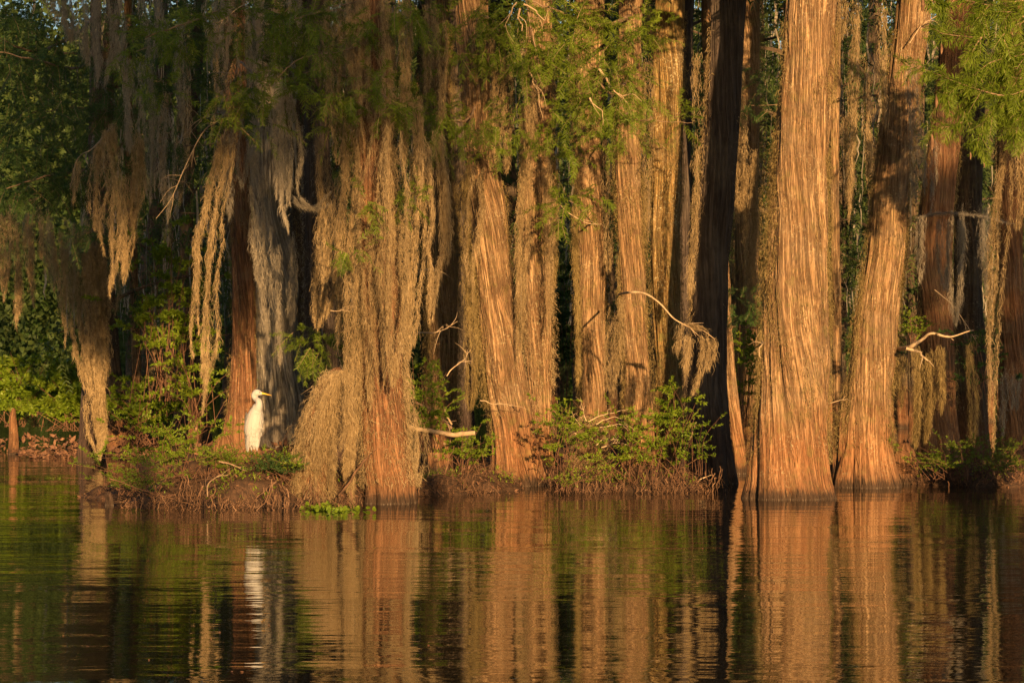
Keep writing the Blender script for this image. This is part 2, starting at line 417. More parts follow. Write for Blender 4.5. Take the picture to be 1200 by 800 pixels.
# ================================================================== SETTING
AZ = math.radians(-10); EL = math.radians(9)
def bank_z(x, y):
    z = np.full(np.broadcast(x, y).shape, -.3)
    for (px, d, rx, ry, h) in MOUNDS:
        cx = (px-600)/F*d
        q = ((x-cx)/rx)**2+((y-d)/ry)**2
        z = np.maximum(z, -.3+(h+.3)*np.exp(-q**1.6))
    return z+.13*(vnoise(x*3.1, y*3.1, 5)-.5)+.10*(vnoise(x*9, y*9, 6)-.5)
MOUNDS = [(150, 31.6, .75, .7, .16), (225, 30.8, .95, .9, .30), (300, 30.6, 1.0, 1.25, .50), (385, 30.6, .75, 1.0, .22), (500, 32.6, .8, 1.0, .20),
          (560, 33.6, .7, .9, .24), (610, 35.4, .9, .8, .3), (690, 33.4, .6, .8, .22), (765, 33.4, .8, .7, .30), (1085, 35.6, .6, .7, .16), (1170, 35.0, 1.2, .9, .24),
          (40, 49, 1.6, 1.2, .22), (150, 46, 1.9, 1.6, .30), (240, 41, 1.3, 2.2, .36), (330, 41, 1.8, 2.0, .32), (460, 42, 2.6, 2., .2), (1010, 44, 2.4, 2, .2), (720, 45, 3, 2, .2)]
# water
g = Geo(); xs = np.array([-400., 400.]); ys = np.array([-30., 420.])
g.quads([[xs[0], ys[0], 0], [xs[1], ys[0], 0], [xs[1], ys[1], 0], [xs[0], ys[1], 0]], [[0, 1, 2, 3]])
m, nt, out = new_mat('swamp_water'); N = NT(nt)
geo = N.n('ShaderNodeNewGeometry'); 
def wv(sx, sy, detail, dist=.0):
    q = N.n('ShaderNodeMapping'); q.inputs['Scale'].default_value = (sx, sy, 1); N.l(geo.outputs['Position'], q.inputs['Vector'])
    return N.noise(q.outputs['Vector'], 1., detail, .5, dist)
h = N.math('ADD', N.math('MULTIPLY', wv(.9, 3.4, 2, .3), .010), N.math('MULTIPLY', wv(2.6, 9., 2, .2), .0030))
h = N.math('ADD', h, N.math('MULTIPLY', wv(.22, .7, 1), .02))
patch = N.maprange(wv(.13, .35, 2), .35, .65, .45, 1.1)
bump = N.n('ShaderNodeBump'); bump.inputs['Distance'].default_value = 1.0; bump.inputs['Strength'].default_value = .72
N.l(N.math('MULTIPLY', h, patch), bump.inputs['Height'])
b = N.n('ShaderNodeBsdfPrincipled'); b.inputs['Base Color'].default_value = (.010, .008, .004, 1)
b.inputs['Roughness'].default_value = .02; b.inputs['IOR'].default_value = 1.5; b.inputs['Specular IOR Level'].default_value = 1.0
N.l(bump.outputs[0], b.inputs['Normal']); N.l(b.outputs[0], out.inputs[0])
tag(g.build('water', m), kind='structure')
# banks
def bank(name, x0, x1, y0, y1, n, mm):
    X, Y = np.meshgrid(np.linspace(x0, x1, n), np.linspace(y0, y1, mm)); Z = bank_z(X, Y)
    g = Geo(); i = (np.arange(mm-1)*n)[:, None]; j = np.arange(n-1)[None]
    q = np.stack([i+j, i+j+1, i+n+j+1, i+n+j], -1).reshape(-1, 4)
    q = q[(Z.ravel()[q] > -.22).any(1)]
    g.quads(np.stack([X, Y, Z], -1), q)
    tag(g.build(name, M['soil'], smooth=True), kind='structure')
bank('ground', -7, 9.5, 28, 52, 330, 400)

# ================================================================== TREES
TR = {}
def tree(key, label, pts, D, mat='bark', nth=140, nz=380, coat=(), lean=0., seed=1, group=None, coatmat='moss_olive', name='cypress_tree', **kw):
    t = Trunk(pts, D, lean, seed); g = t.mesh(nth, nz, **kw)
    c, _ = t.at(0.0)
    root = empty(name, (c[0], c[1], 0), label, 'tree', group)
    g.build('trunk', M[mat], root, uv=g.uvs, smooth=True)
    cg = None
    for a in coat:
        q = t.coat(*a[:3], **(a[3] if len(a) > 3 else {}))
        if q.n: 
            if cg is None: cg = q
            else:
                for v, f in zip(q.v, q.q): cg.v.append(v); cg.q.append(f+cg.n); cg.n += len(v)
    if cg: cg.build('moss_coat', M[coatmat], root)
    TR[key] = (root, t); return root, t
A = tree
A('T1', 'massive straight sunlit cypress trunk, the thickest of all, standing in open water', [(924, 583, 104), (925, 560, 95), (926, 530, 89), (927, 500, 85), (929, 450, 82), (931, 400, 77), (932, 340, 71), (933, 300, 67), (938, 200, 61), (945, 100, 58), (952, 0, 55), (957, -150, 50), (955, -420, 36)], 31.4,
  nth=260, nz=700, flute=.17, fh=.5, lobes=7, seed=3, ridge=.026, twist=.28, coat=[(4200, .7, 6.5, dict(mask=.36, edges=.5)), (2600, .5, 5, dict(mask=.5, edges=1., out=.03, L=(.025, .07)))])
A('T2', 'sunlit cypress leaning to its right with a split fluted foot and a broken limb', [(1013, 570, 76), (1013, 545, 67), (1013, 520, 62), (1015, 480, 58), (1022, 420, 52), (1029, 350, 48), (1038, 290, 46), (1046, 200, 41), (1058, 110, 39), (1072, 0, 38), (1085, -140, 34), (1092, -420, 24)], 34.3,
  nth=200, nz=560, flute=.2, fh=.6, lobes=4, seed=5, ridge=.02, coat=[(3000, .6, 6.8, dict(mask=.4, edges=.6)), (1300, .5, 4, dict(mask=.5, edges=1., out=.03, L=(.025, .07)))])
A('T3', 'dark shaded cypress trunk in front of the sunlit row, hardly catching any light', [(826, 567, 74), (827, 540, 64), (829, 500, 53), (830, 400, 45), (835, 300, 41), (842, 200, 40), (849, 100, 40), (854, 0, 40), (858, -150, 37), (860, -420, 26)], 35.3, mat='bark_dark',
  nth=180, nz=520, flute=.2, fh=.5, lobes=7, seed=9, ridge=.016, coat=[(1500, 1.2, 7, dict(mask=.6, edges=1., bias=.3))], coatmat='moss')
A('T4', 'tall even golden trunk flecked with lichen, bare up to the top', [(786, 560, 40), (786, 500, 34), (784, 430, 31), (780, 300, 33), (781, 200, 34), (783, 100, 35), (785, 0, 34), (787, -150, 32), (790, -420, 24)], 37.0, mat='bark_gold',
  nth=150, nz=520, flute=.12, lobes=7, seed=12, ridge=.014, coat=[(2500, 1., 7.5, dict(mask=.42))])
A('T5', 'sunlit trunk with its foot in the leafy bush, beside the golden lichened one', [(749, 562, 42), (748, 500, 36), (746, 440, 33), (743, 380, 30), (740, 300, 28), (737, 220, 27), (736, 150, 29), (738, 60, 28), (740, -100, 26), (742, -400, 18)], 36.2,
  nth=150, nz=480, flute=.14, lobes=6, seed=15, ridge=.018, coat=[(3000, 1., 6.5, dict(mask=.45))])
A('T6', 'slim sunlit trunk above the mossy stump, second behind the leafy bush', [(696, 562, 40), (696, 500, 33), (696, 430, 30), (694, 340, 29), (692, 250, 30), (690, 150, 31), (690, 50, 34), (692, -100, 30), (694, -400, 20)], 37.2,
  nth=150, nz=480, flute=.16, lobes=6, seed=18, ridge=.018, coat=[(2600, 1., 7., dict(mask=.45, edges=.75, bias=.3, out=.04))])
A('T7', 'moss covered trunk tucked close behind the broad bright leaning trunk', [(634, 562, 34), (633, 500, 28), (631, 420, 29), (630, 320, 32), (629, 220, 30), (631, 120, 28), (632, 0, 32), (634, -150, 28), (634, -400, 20)], 36.0,
  nth=150, nz=480, flute=.14, lobes=6, seed=21, ridge=.018, coat=[(3600, .8, 7., dict(mask=.5, out=.035))], coatmat='moss')
A('T8', 'broad bright trunk leaning left with a wide root flare beside the pale fallen stick', [(605, 569, 66), (605, 545, 54), (600, 500, 48), (592, 440, 48), (584, 380, 46), (577, 300, 42), (570, 230, 38), (563, 170, 34), (556, 100, 34), (552, 0, 38), (548, -150, 34), (545, -400, 24)], 34.8,
  nth=220, nz=560, flute=.2, fh=.5, lobes=7, seed=24, ridge=.02, coat=[(2300, .7, 6.8, dict(mask=.36, edges=.7, bias=.2, out=.03)), (1500, 1.2, 3.5, dict(mask=.7, edges=1., bias=.5, out=.06))])
A('T9', 'stout trunk wrapped in a moss curtain, its orange foot nearest the water edge', [(455, 591, 62), (455, 570, 58), (452, 530, 54), (450, 470, 50), (448, 380, 46), (444, 280, 42), (438, 180, 38), (434, 80, 36), (432, -50, 32), (430, -380, 22)], 30.2, mat='bark_red',
  nth=220, nz=560, flute=.24, fh=.5, lobes=5, seed=27, ridge=.02, coat=[(7000, .25, 6., dict(mask=.62, out=.04))], coatmat='moss')
A('T10', 'reddish ridged trunk rising behind the egret, grey moss hanging either side', [(283, 552, 64), (280, 520, 44), (284, 480, 34), (286, 420, 28), (286, 330, 26), (282, 250, 25), (279, 180, 24), (276, 80, 24), (274, -100, 22), (272, -350, 16)], 39.5, mat='bark_red',
  nth=140, nz=420, flute=.3, fh=.45, lobes=6, seed=30, ridge=.022, coat=[(2500, .9, 7., dict(mask=.35))])
A('T11', 'pale grey hollow-looking trunk in the shade to the right of the egret', [(330, 552, 80), (328, 500, 66), (326, 430, 60), (322, 350, 52), (318, 260, 46), (316, 150, 40), (316, 0, 36), (316, -300, 26)], 41.5, mat='bark_pale',
  nth=140, nz=420, flute=.34, fh=1.2, lobes=5, seed=33, ridge=.02, wob=.22)
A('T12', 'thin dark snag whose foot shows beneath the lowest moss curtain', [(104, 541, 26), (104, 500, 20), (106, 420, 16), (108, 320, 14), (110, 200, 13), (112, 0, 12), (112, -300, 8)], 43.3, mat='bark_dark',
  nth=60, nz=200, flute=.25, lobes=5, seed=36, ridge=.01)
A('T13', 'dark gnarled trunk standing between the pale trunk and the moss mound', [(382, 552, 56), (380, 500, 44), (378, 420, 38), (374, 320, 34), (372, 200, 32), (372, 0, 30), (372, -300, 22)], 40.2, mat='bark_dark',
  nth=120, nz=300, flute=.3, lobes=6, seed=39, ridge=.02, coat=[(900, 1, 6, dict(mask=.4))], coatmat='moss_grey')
A('T14', 'half lit mossy trunk behind the curtain trunk and the dark slot', [(522, 545, 40), (520, 480, 32), (520, 400, 32), (518, 300, 32), (514, 200, 30), (512, 80, 28), (512, -80, 26), (512, -350, 18)], 39.0,
  nth=120, nz=380, flute=.15, lobes=6, seed=42, coat=[(7000, .8, 7.5, dict(mask=.75, out=.05))])
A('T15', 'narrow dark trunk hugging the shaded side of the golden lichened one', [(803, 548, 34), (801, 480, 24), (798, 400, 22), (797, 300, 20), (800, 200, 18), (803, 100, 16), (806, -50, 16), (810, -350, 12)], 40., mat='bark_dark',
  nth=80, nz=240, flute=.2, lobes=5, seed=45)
A('T16', 'slender orange lit trunk just right of the dark shaded cypress', [(866, 560, 20), (862, 500, 14), (856, 440, 12), (852, 380, 10), (848, 300, 10), (836, 150, 11), (830, 60, 12), (827, -60, 11), (826, -350, 8)], 38.5,
  nth=70, nz=300, flute=.2, lobes=5, seed=48)
A('T17', 'mossy trunk set back between the dark trunk and the thickest trunk', [(882, 540, 30), (880, 460, 22), (876, 380, 22), (874, 280, 26), (876, 180, 26), (878, 60, 24), (880, -100, 22), (880, -350, 14)], 43.,
  nth=90, nz=320, flute=.2, lobes=5, seed=51, coat=[(4200, .8, 9, dict(mask=.75, out=.06))])
A('T18', 'thin pole of a tree in the gap beside the thickest trunk', [(984, 552, 18), (982, 480, 12), (981, 400, 10), (979, 300, 10), (978, 180, 10), (980, 40, 10), (982, -200, 8)], 39.5,
  nth=60, nz=260, flute=.2, lobes=5, seed=54)
A('T19', 'brown leaning trunk in shade under the sunlit needle boughs', [(1098, 552, 60), (1097, 480, 46), (1098, 400, 42), (1096, 300, 40), (1100, 230, 38), (1108, 160, 36), (1120, 60, 36), (1130, -60, 34), (1140, -350, 24)], 40.5, mat='bark_red',
  nth=120, nz=320, flute=.2, lobes=6, seed=57, coat=[(1800, 1, 7, dict(mask=.4))])
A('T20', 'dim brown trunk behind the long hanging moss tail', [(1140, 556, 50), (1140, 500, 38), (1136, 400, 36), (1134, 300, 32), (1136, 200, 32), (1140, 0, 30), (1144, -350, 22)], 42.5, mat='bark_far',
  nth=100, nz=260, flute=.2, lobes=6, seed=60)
A('T21', 'trunk at the right edge of the row, lit low on its bark', [(1190, 556, 42), (1188, 480, 34), (1186, 400, 30), (1184, 300, 28), (1184, 150, 28), (1186, -50, 26), (1190, -350, 20)], 41.0, mat='bark_red',
  nth=100, nz=260, flute=.2, lobes=6, seed=63, coat=[(1200, 1, 7, dict(mask=.45))])
A('T22', 'small lit trunk low behind the bank left of the egret', [(160, 535, 16), (160, 470, 11), (159, 400, 10), (156, 300, 9), (150, 150, 9), (150, -200, 7)], 47.,
  nth=50, nz=200, flute=.2, lobes=5, seed=66)
A('T23', 'dark trunk filling the slot between curtain trunk and bright trunk', [(545, 545, 30), (542, 450, 22), (540, 350, 20), (537, 200, 18), (535, 0, 18), (535, -300, 14)], 41.5, mat='bark_dark',
  nth=70, nz=220, flute=.2, lobes=5, seed=69)
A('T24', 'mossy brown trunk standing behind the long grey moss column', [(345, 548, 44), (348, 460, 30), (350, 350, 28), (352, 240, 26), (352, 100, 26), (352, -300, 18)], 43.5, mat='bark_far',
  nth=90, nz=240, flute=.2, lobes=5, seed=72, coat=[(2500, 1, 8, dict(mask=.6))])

# cypress knees and stumps
def knee(label, px, py, w, hpx, seed, mat='bark_red', coat=0, cat='cypress knee', name='cypress_knee'):
    D = DW(py); t = Trunk([(px, py, w), (px, py-hpx*.45, w*.86), (px-1, py-hpx*.8, w*.66), (px, py-hpx, w*.3), (px, py-hpx*1.04, w*.03)], D, 0, seed)
    g = t.mesh(90, 130, flute=.12, lobes=4, ridge=.014, fh=.4)
    root = empty(name, P(px, py, D)*np.array([1, 1, 0]), label, cat)
    g.build('stump' if cat == 'stump' else 'bark', M[mat], root, uv=g.uvs, smooth=True)
    if coat:
        q = t.coat(coat, .15, hpx/F*D*1.02, mask=.9, edges=.4, out=.02, L=(.05, .2)); q.build('moss_coat', M['moss'], root)
    return root
knee('squat red-brown knee between the split foot and the roots on the right', 1060, 566, 36, 46, 80)
knee('waist high mossy stump with bare twigs poking from its top', 690, 566, 38, 78, 83, coat=2600, cat='stump', name='mossy_stump')
knee('small dark knee breaking the water in front of the left bank', 128, 592, 9, 16, 86, mat='bark_dark')
knee('low knee beside the diagonal stick and curtain trunk', 402, 585, 20, 42, 89)
knee('reddish knee behind the leafy bush, draped with dry moss', 745, 561, 30, 66, 92, coat=1500)
knee('thin red sapling stump at the far left shore', 16, 532, 12, 52, 95)
knee('broad low knee left of the egret, lit orange', 262, 556, 34, 46, 97)

# ================================================================== UPPER CROWNS AND LIMBS (mostly above the picture)
def crown(key, n=300, z0=6.9, z1=12.5, rad=2.2, seed=0, mat='needle_dark'):
    root, t = TR[key]; g = Geo(); lg = Geo()
    for k in range(14):
        z = rng.uniform(z0-.2, z1); c, r = t.at(z); a = rng.uniform(0, 2*PI); L = rng.uniform(.5, 1)*rad
        e = np.array([c[0]+math.cos(a)*L, c[1]+math.sin(a)*L, z+rng.uniform(0, .8)])
        q = bough(lg, [c[0], c[1], z], e, r*.3+.015, .012, seed+k, .06)
        m = n//14; j = rng.integers(3, 14, m); p0 = q[j]+rng.normal(0, .38, (m, 3))
        d = rng.normal(0, 1, (m, 3)); d[:, 2] -= .3
        sprays(g, None, p0, d, rng.uniform(.35, .7, m), step=.05, nl=(.12, .2), w=.035)
    lg.build('crown_limbs', M['bark_far'], root); g.build('crown', M[mat], root)  # bare limbs that carry the needles, then the needles
for i, k in enumerate(['T1', 'T2', 'T3', 'T4', 'T5', 'T6', 'T7', 'T8', 'T9', 'T10', 'T11', 'T12', 'T13', 'T14', 'T17', 'T19', 'T20', 'T21']):
    crown(k, 620, 2.85+.159*TR[k][1].D, 13.5, 2.4, i*13)

# unseen trees, placed out of frame for the shade they cast
def shade_tree(label, x, y, r, h, cz0, cz1, crad, n, seed, flat=1., cx=0., cy=0.):
    root = empty('cypress_tree', (x, y, 0), label, 'tree')
    t = Trunk([(600, HY+CAMZ*F/30, 2*r*F/30), (600, HY-(h*.5-CAMZ)*F/30, 1.5*r*F/30), (600, HY-(h-CAMZ)*F/30, .6*r*F/30)], 30., 0, seed)
    t.c[:, 0] = x; t.c[:, 1] = y
    g = t.mesh(60, 160, flute=.2, lobes=6); g.build('trunk', M['bark'], root, uv=g.uvs, smooth=True)
    f = Geo(); lg = Geo()
    NB = 16 if cz1-cz0 < 12 else 38
    for k in range(NB):
        z = cz0+(cz1-cz0)*((k+.5)/NB)**1.4; a = k*2.4+rng.uniform(-.4, .4); L = crad*rng.uniform(.65, 1.05)
        e = [x+cx+math.cos(a)*L, y+cy+math.sin(a)*L, z+rng.uniform(-.2, .5)]
        q = bough(lg, [x, y, z-.4], e, r*.25, .015, seed+k, .06)
        m = n//NB; j = rng.integers(3, 14, m); p0 = q[j]+rng.normal(0, .5, (m, 3))*np.array([1, 1, .8])
        d = rng.normal(0, 1, (m, 3)); d[:, 2] -= .4
        sprays(f, None, p0, d, rng.uniform(.4, .8, m), step=.05, nl=(.12, .2), w=.03)
    lg.build('crown_limbs', M['bark_far'], root); f.build('crown', M['needle_dark'], root)  # limbs first, then their needles
shade_tree('unseen cypress behind the viewer whose crown shades the upper moss', 1.3, -4.5, .11, 32, 10.5, 30, 4.3, 9500, 201, cx=.3)
shade_tree('unseen tall cypress behind the viewer shading the right end of the row', 16.0, -3.0, .5, 26, 6.4, 14.5, 2.1, 2300, 203)
shade_tree('unseen slim cypress behind the viewer dappling the high centre moss', 5.2, -3.8, .14, 26, 11.7, 14.5, 1.4, 300, 205)
shade_tree('second unseen cypress behind the viewer shading the far left woods', -6.8, -6.5, .45, 32, 10, 30, 4.2, 6500, 204)

# ================================================================== BACKGROUND TREES
def far_tree(seed, name='cypress_tree'):
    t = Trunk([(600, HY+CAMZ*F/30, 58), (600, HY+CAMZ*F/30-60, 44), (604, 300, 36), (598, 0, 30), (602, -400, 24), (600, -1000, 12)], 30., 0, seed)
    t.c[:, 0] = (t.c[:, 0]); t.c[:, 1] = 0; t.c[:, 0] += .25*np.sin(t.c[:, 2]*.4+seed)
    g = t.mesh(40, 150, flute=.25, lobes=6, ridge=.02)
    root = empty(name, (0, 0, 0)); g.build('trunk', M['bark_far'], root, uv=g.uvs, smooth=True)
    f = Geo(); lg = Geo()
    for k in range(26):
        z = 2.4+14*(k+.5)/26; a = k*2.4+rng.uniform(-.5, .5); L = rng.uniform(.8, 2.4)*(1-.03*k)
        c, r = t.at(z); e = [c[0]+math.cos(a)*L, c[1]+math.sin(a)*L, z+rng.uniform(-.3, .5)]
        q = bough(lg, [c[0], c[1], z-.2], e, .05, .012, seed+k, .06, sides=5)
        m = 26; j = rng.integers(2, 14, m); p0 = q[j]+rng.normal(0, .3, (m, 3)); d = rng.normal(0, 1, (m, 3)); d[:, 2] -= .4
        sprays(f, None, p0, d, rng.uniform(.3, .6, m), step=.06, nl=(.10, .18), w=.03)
    lg.build('crown_limbs', M['bark_far'], root); f.build('crown', M['leaf_far'], root)  # the far tree's limbs, then its leaves
    # grey moss strung through the crown
    mg = Geo(); n = 110; z = rng.uniform(3.2, 15, n); a = rng.uniform(0, 2*PI, n); rr = rng.uniform(.15, 1.7, n)
    c, _ = t.at(z); p0 = np.stack([c[:, 0]+rr*np.cos(a), c[:, 1]+rr*np.sin(a), z], -1)
    K = 5; l = rng.uniform(.4, 1.6, n); kk = np.linspace(0, 1, K)
    Pn = p0[:, None]+np.array([0, 0, -1.])*(l[:, None, None]*kk[None, :, None])+rng.normal(0, .03, (n, K, 3))
    mg.ribbons(Pn, rng.uniform(.02, .07, n)[:, None]*np.array([.6, 1, .9, .6, .1])[None])
    mg.build('moss_clumps', M['moss_grey'], root)
    return root
protos = [far_tree(301+i) for i in range(4)]
spots = []
r2 = np.random.default_rng(11)
xs = np.linspace(-60, 1290, 52)
for i, px in enumerate(xs):
    d = r2.uniform(44, 62) if i % 2 else r2.uniform(60, 88)
    if px < 118: continue
    if 640 < px < 672 and d < 70: d = 86
    spots.append((px+r2.uniform(-8, 8), d, r2.uniform(0, 6.28), r2.uniform(.85, 1.15)))
used = set()
for i, (px, d, a, s) in enumerate(spots):
    k = i % 4; p = protos[k]
    if k not in used: root = p; used.add(k)
    else:
        root = p.copy(); COL.objects.link(root)
        for ch in p.children:
            c = ch.copy(); COL.objects.link(c); c.parent = root
    root.location = (( px-600)/F*d, d, 0); root.rotation_euler = (0, 0, a); root.scale = (s, s, s*1.05)
    tag(root, 'dim moss hung cypress deep in the swamp behind the row of near trunks', 'tree', 'dim cypresses deep in the swamp')

# far woods, one mass
g = Geo(); n = 250000
x = rng.uniform(-46, 46, n); y = rng.uniform(118, 150, n)
hh = 21+6*vnoise(x*.16, y*.05, 71)+4*vnoise(x*.6, y*.2, 72); z = hh*rng.random(n)**1.15
keep = vnoise(x*.9, z*.7, 73)+.35*vnoise(x*2.3, z*2.1, 74) > .0+.010*z+.35*(rng.random(n) < .5)*(z > 6)
p0 = np.stack([x, y, z], -1)[keep]; n = len(p0)
d = unit(rng.normal(0, 1, (n, 3))); leaves(g, p0, d, rng.uniform(.22, .46, n), .6)
tag(g.build('far_woods', M['leaf_far']), kind='stuff')
X, Y = np.meshgrid(np.linspace(-60, 60, 420), np.linspace(122, 175, 160))
tt = np.clip((Y-126-5*vnoise(X*.12, Y*0, 75))/20, 0, 1); Z = -.5+23*tt*tt*(3-2*tt)+(4*vnoise(X*.3, Y*.3, 76)+2.4*vnoise(X*1.1, Y*1.1, 77)+1.6*vnoise(X*2.6, Y*2.6, 78)-4)*np.minimum(1, tt*3)
g = Geo(); i = (np.arange(159)*420)[:, None]; j = np.arange(419)[None]; g.quads(np.stack([X, Y, Z], -1), np.stack([i+j, i+j+1, i+420+j+1, i+420+j], -1))
tag(g.build('far_woods_backing', M['needle_dark']), kind='structure')  # solid lumpy backing added behind the far woods to close sky gaps
g = Geo()
for k in range(60):
    x = rng.uniform(-46, 46); y = rng.uniform(134, 149); g.tube([[x, y, -.2], [x+.2, y, 6], [x-.2, y, 14], [x, y, 20]], [.5, .32, .25, .1], 7)
tag(g.build('far_woods', M['bark_far']), kind='stuff')

# ================================================================== HANGING MOSS (things)
M_ = moss
M_([[(78, -20, 16), (82, 20, 18), (84, 48, 6)], [(100, -20, 16), (104, 40, 15), (106, 76, 4)], [(118, -20, 14), (120, 60, 12), (118, 100, 4)], [(60, -20, 8), (66, 24, 5)], [(135, -20, 12), (136, 50, 10), (134, 78, 3)]], 30.5,
   'wide grey moss fringe at the upper left corner, hanging over dark needles', 'moss_grey', dens=1.1)
M_([[(148, 60, 10), (150, 100, 14), (152, 150, 12), (153, 178, 5)]], 30.8, 'short grey moss column between the corner fringe and the golden cascade', 'moss_grey')
M_([[(130, 140, 8), (134, 180, 14), (136, 250, 15), (134, 310, 11), (130, 345, 4)], [(160, 150, 8), (164, 200, 12), (158, 250, 11), (150, 300, 5)], [(120, 160, 5), (112, 190, 9), (108, 240, 7), (110, 268, 2)], [(146, 200, 8), (148, 280, 8), (146, 330, 3)], [(92, 185, 4), (88, 210, 5), (86, 238, 2)]], 31.2,
   'golden brown moss cascade hanging from the curved bare branch', dens=1.15)
M_([[(98, 255, 14), (102, 310, 25), (106, 370, 23), (111, 440, 17), (115, 500, 12), (116, 536, 3)], [(122, 255, 11), (122, 330, 16), (119, 420, 12), (117, 480, 8), (117, 520, 3)], [(86, 262, 9), (90, 340, 12), (97, 410, 8), (104, 460, 3)]], 41.8,
   'longest moss curtain of all, reaching down to the water over the dark snag', dens=1.9, w=.009, depth=.05)
M_([[(66, 255, 9), (70, 300, 10), (74, 350, 5), (76, 405, 1.5)], [(52, 262, 4), (56, 300, 4), (54, 320, 2)]], 41., 'thin pointed moss tail beside the longest curtain', dens=1.3, w=.007)
M_([[(4, 235, 9), (4, 300, 8), (3, 352, 2)], [(18, 240, 9), (20, 310, 7), (20, 350, 4), (20, 384, 1.5)], [(36, 240, 10), (38, 300, 8), (39, 358, 2)], [(50, 235, 8), (50, 270, 5), (48, 305, 2)], [(28, 250, 5), (29, 300, 3)]], 40.,
   'ragged moss fringe at the far left over the open far water', dens=1.3, w=.007)
M_([[(216, 22, 5), (217, 60, 9), (218, 110, 9), (216, 146, 3)]], 30.2, 'narrow grey moss column alone against the dark gap', 'moss_grey')
M_([[(272, 140, 6), (262, 190, 11), (248, 260, 14), (241, 330, 15), (240, 400, 12), (238, 440, 7), (236, 486, 2)]], 30.6, 'hook shaped moss rope ending above the green bank', dens=1.25)
M_([[(330, 90, 10), (332, 130, 15), (334, 190, 16), (336, 240, 14), (338, 272, 4)]], 30.4, 'thick grey moss column hanging straight', 'moss_grey', dens=1.3)
M_([[(344, 225, 6), (352, 238, 8), (364, 244, 8), (378, 240, 8), (392, 226, 6)]], 31., 'moss swag looped sideways between the grey columns', 'moss_grey', dens=1.1)
M_([[(374, 150, 8), (376, 230, 11), (374, 320, 12), (373, 360, 7), (371, 386, 2)], [(392, 180, 8), (392, 280, 10), (388, 340, 6), (382, 372, 2)], [(398, 300, 7), (400, 360, 7), (396, 410, 3)]], 31.8, 'three pointed dusky moss tails above the green tuft', dens=1.1)
M_([[(394, 15, 16), (396, 60, 17), (394, 100, 8)], [(376, 20, 9), (378, 60, 9), (376, 90, 4)], [(418, 30, 9), (418, 70, 8)]], 31.5, 'brown moss bundle high under the green needle tufts')
M_([[(412, 88, 8), (414, 130, 13), (413, 180, 13), (412, 220, 9), (413, 242, 3)]], 30.6, 'rounded moss column hanging in front of the curtain trunk')
M_([[(430, 130, 10), (428, 220, 15), (424, 320, 14), (420, 420, 11), (416, 500, 9), (412, 560, 5), (414, 598, 2)], [(412, 240, 6), (408, 330, 8), (408, 440, 8), (406, 520, 4), (404, 560, 2)]], 29.9, 'long moss streamer down the left flank of the curtain trunk', dens=1.2)
M_([[(448, 120, 10), (446, 220, 18), (444, 320, 18), (446, 400, 12), (448, 450, 4)], [(460, 140, 12), (464, 240, 18), (464, 340, 16), (462, 410, 8), (462, 450, 3)], [(434, 260, 10), (436, 340, 10), (434, 430, 7), (436, 480, 3)]], 29.6, 'broad moss curtain over the front of the curtain trunk', dens=.8)
M_([[(488, 150, 10), (492, 220, 18), (486, 300, 18), (480, 370, 12), (476, 424, 4)], [(508, 146, 10), (514, 210, 15), (516, 270, 13), (510, 330, 9), (506, 380, 3)], [(522, 190, 6), (527, 250, 7), (526, 310, 4)]], 30.6, 'full moss veil spreading right from the curtain trunk', dens=1.15)
M_([[(470, 420, 8), (474, 470, 12), (478, 530, 12), (476, 580, 4)], [(492, 480, 8), (494, 530, 8), (490, 570, 3)]], 30.9, 'low moss beard at the foot of the curtain trunk', dens=.8)
M_([[(455, 5, 8), (456, 60, 10), (456, 120, 5)], [(500, 0, 7), (500, 60, 8), (500, 118, 4)], [(518, 0, 7), (519, 60, 7), (518, 120, 4), (517, 140, 2)]], 32., 'three short moss hanks high beside the sky gap')
M_([[(548, 170, 6), (546, 250, 8), (548, 330, 10), (552, 400, 12), (553, 450, 8), (552, 478, 2)]], 34.2, 'shaggy moss beard on the left edge of the broad bright trunk', 'moss_olive')
M_([[(608, 90, 9), (610, 160, 13), (609, 240, 13), (607, 320, 10), (606, 380, 6), (606, 420, 2)]], 34.4, 'thick moss fall between the two close lit trunks', dens=1.2)
M_([[(580, 30, 10), (584, 90, 12), (580, 150, 8), (582, 190, 3)], [(622, 90, 8), (622, 150, 8), (620, 190, 4)]], 33.6, 'moss hanks under the needle canopy above the close pair of trunks')
M_([[(650, 180, 4), (652, 240, 6), (650, 310, 6), (648, 340, 2)], [(674, 170, 7), (672, 250, 9), (674, 330, 8), (676, 420, 5), (676, 450, 2)]], 36., 'olive moss strips along the left side of the slim trunk', 'moss_olive')
M_([[(719, 345, 7), (717, 400, 9), (716, 440, 7), (718, 462, 3)], [(730, 342, 5), (729, 400, 5), (728, 446, 2)]], 34.6, 'reddish moss strip hanging from the base of the arched branch', 'moss')
M_([[(826, 386, 7), (828, 410, 6), (822, 440, 4), (814, 462, 2)], [(812, 388, 7), (808, 415, 7), (804, 440, 2)], [(834, 392, 4), (834, 415, 4), (831, 432, 1.5)], [(796, 376, 6), (793, 400, 4), (792, 412, 1.5)], [(806, 378, 8), (822, 386, 8)]], 32.4, 'light moss tassels on the tip of the arched branch', dens=1.3)
M_([[(814, 150, 4), (812, 240, 6), (808, 310, 6), (807, 350, 3)], [(816, 60, 3), (815, 150, 4)]], 35., 'thin lit moss line along the edge of the dark shaded trunk')
M_([[(866, 60, 7), (868, 140, 10), (868, 220, 8), (866, 260, 3)], [(884, 170, 9), (882, 260, 12), (880, 340, 9), (878, 400, 4)]], 41.5, 'dusky moss behind, between dark trunk and thickest trunk', dens=1.3, w=.008)
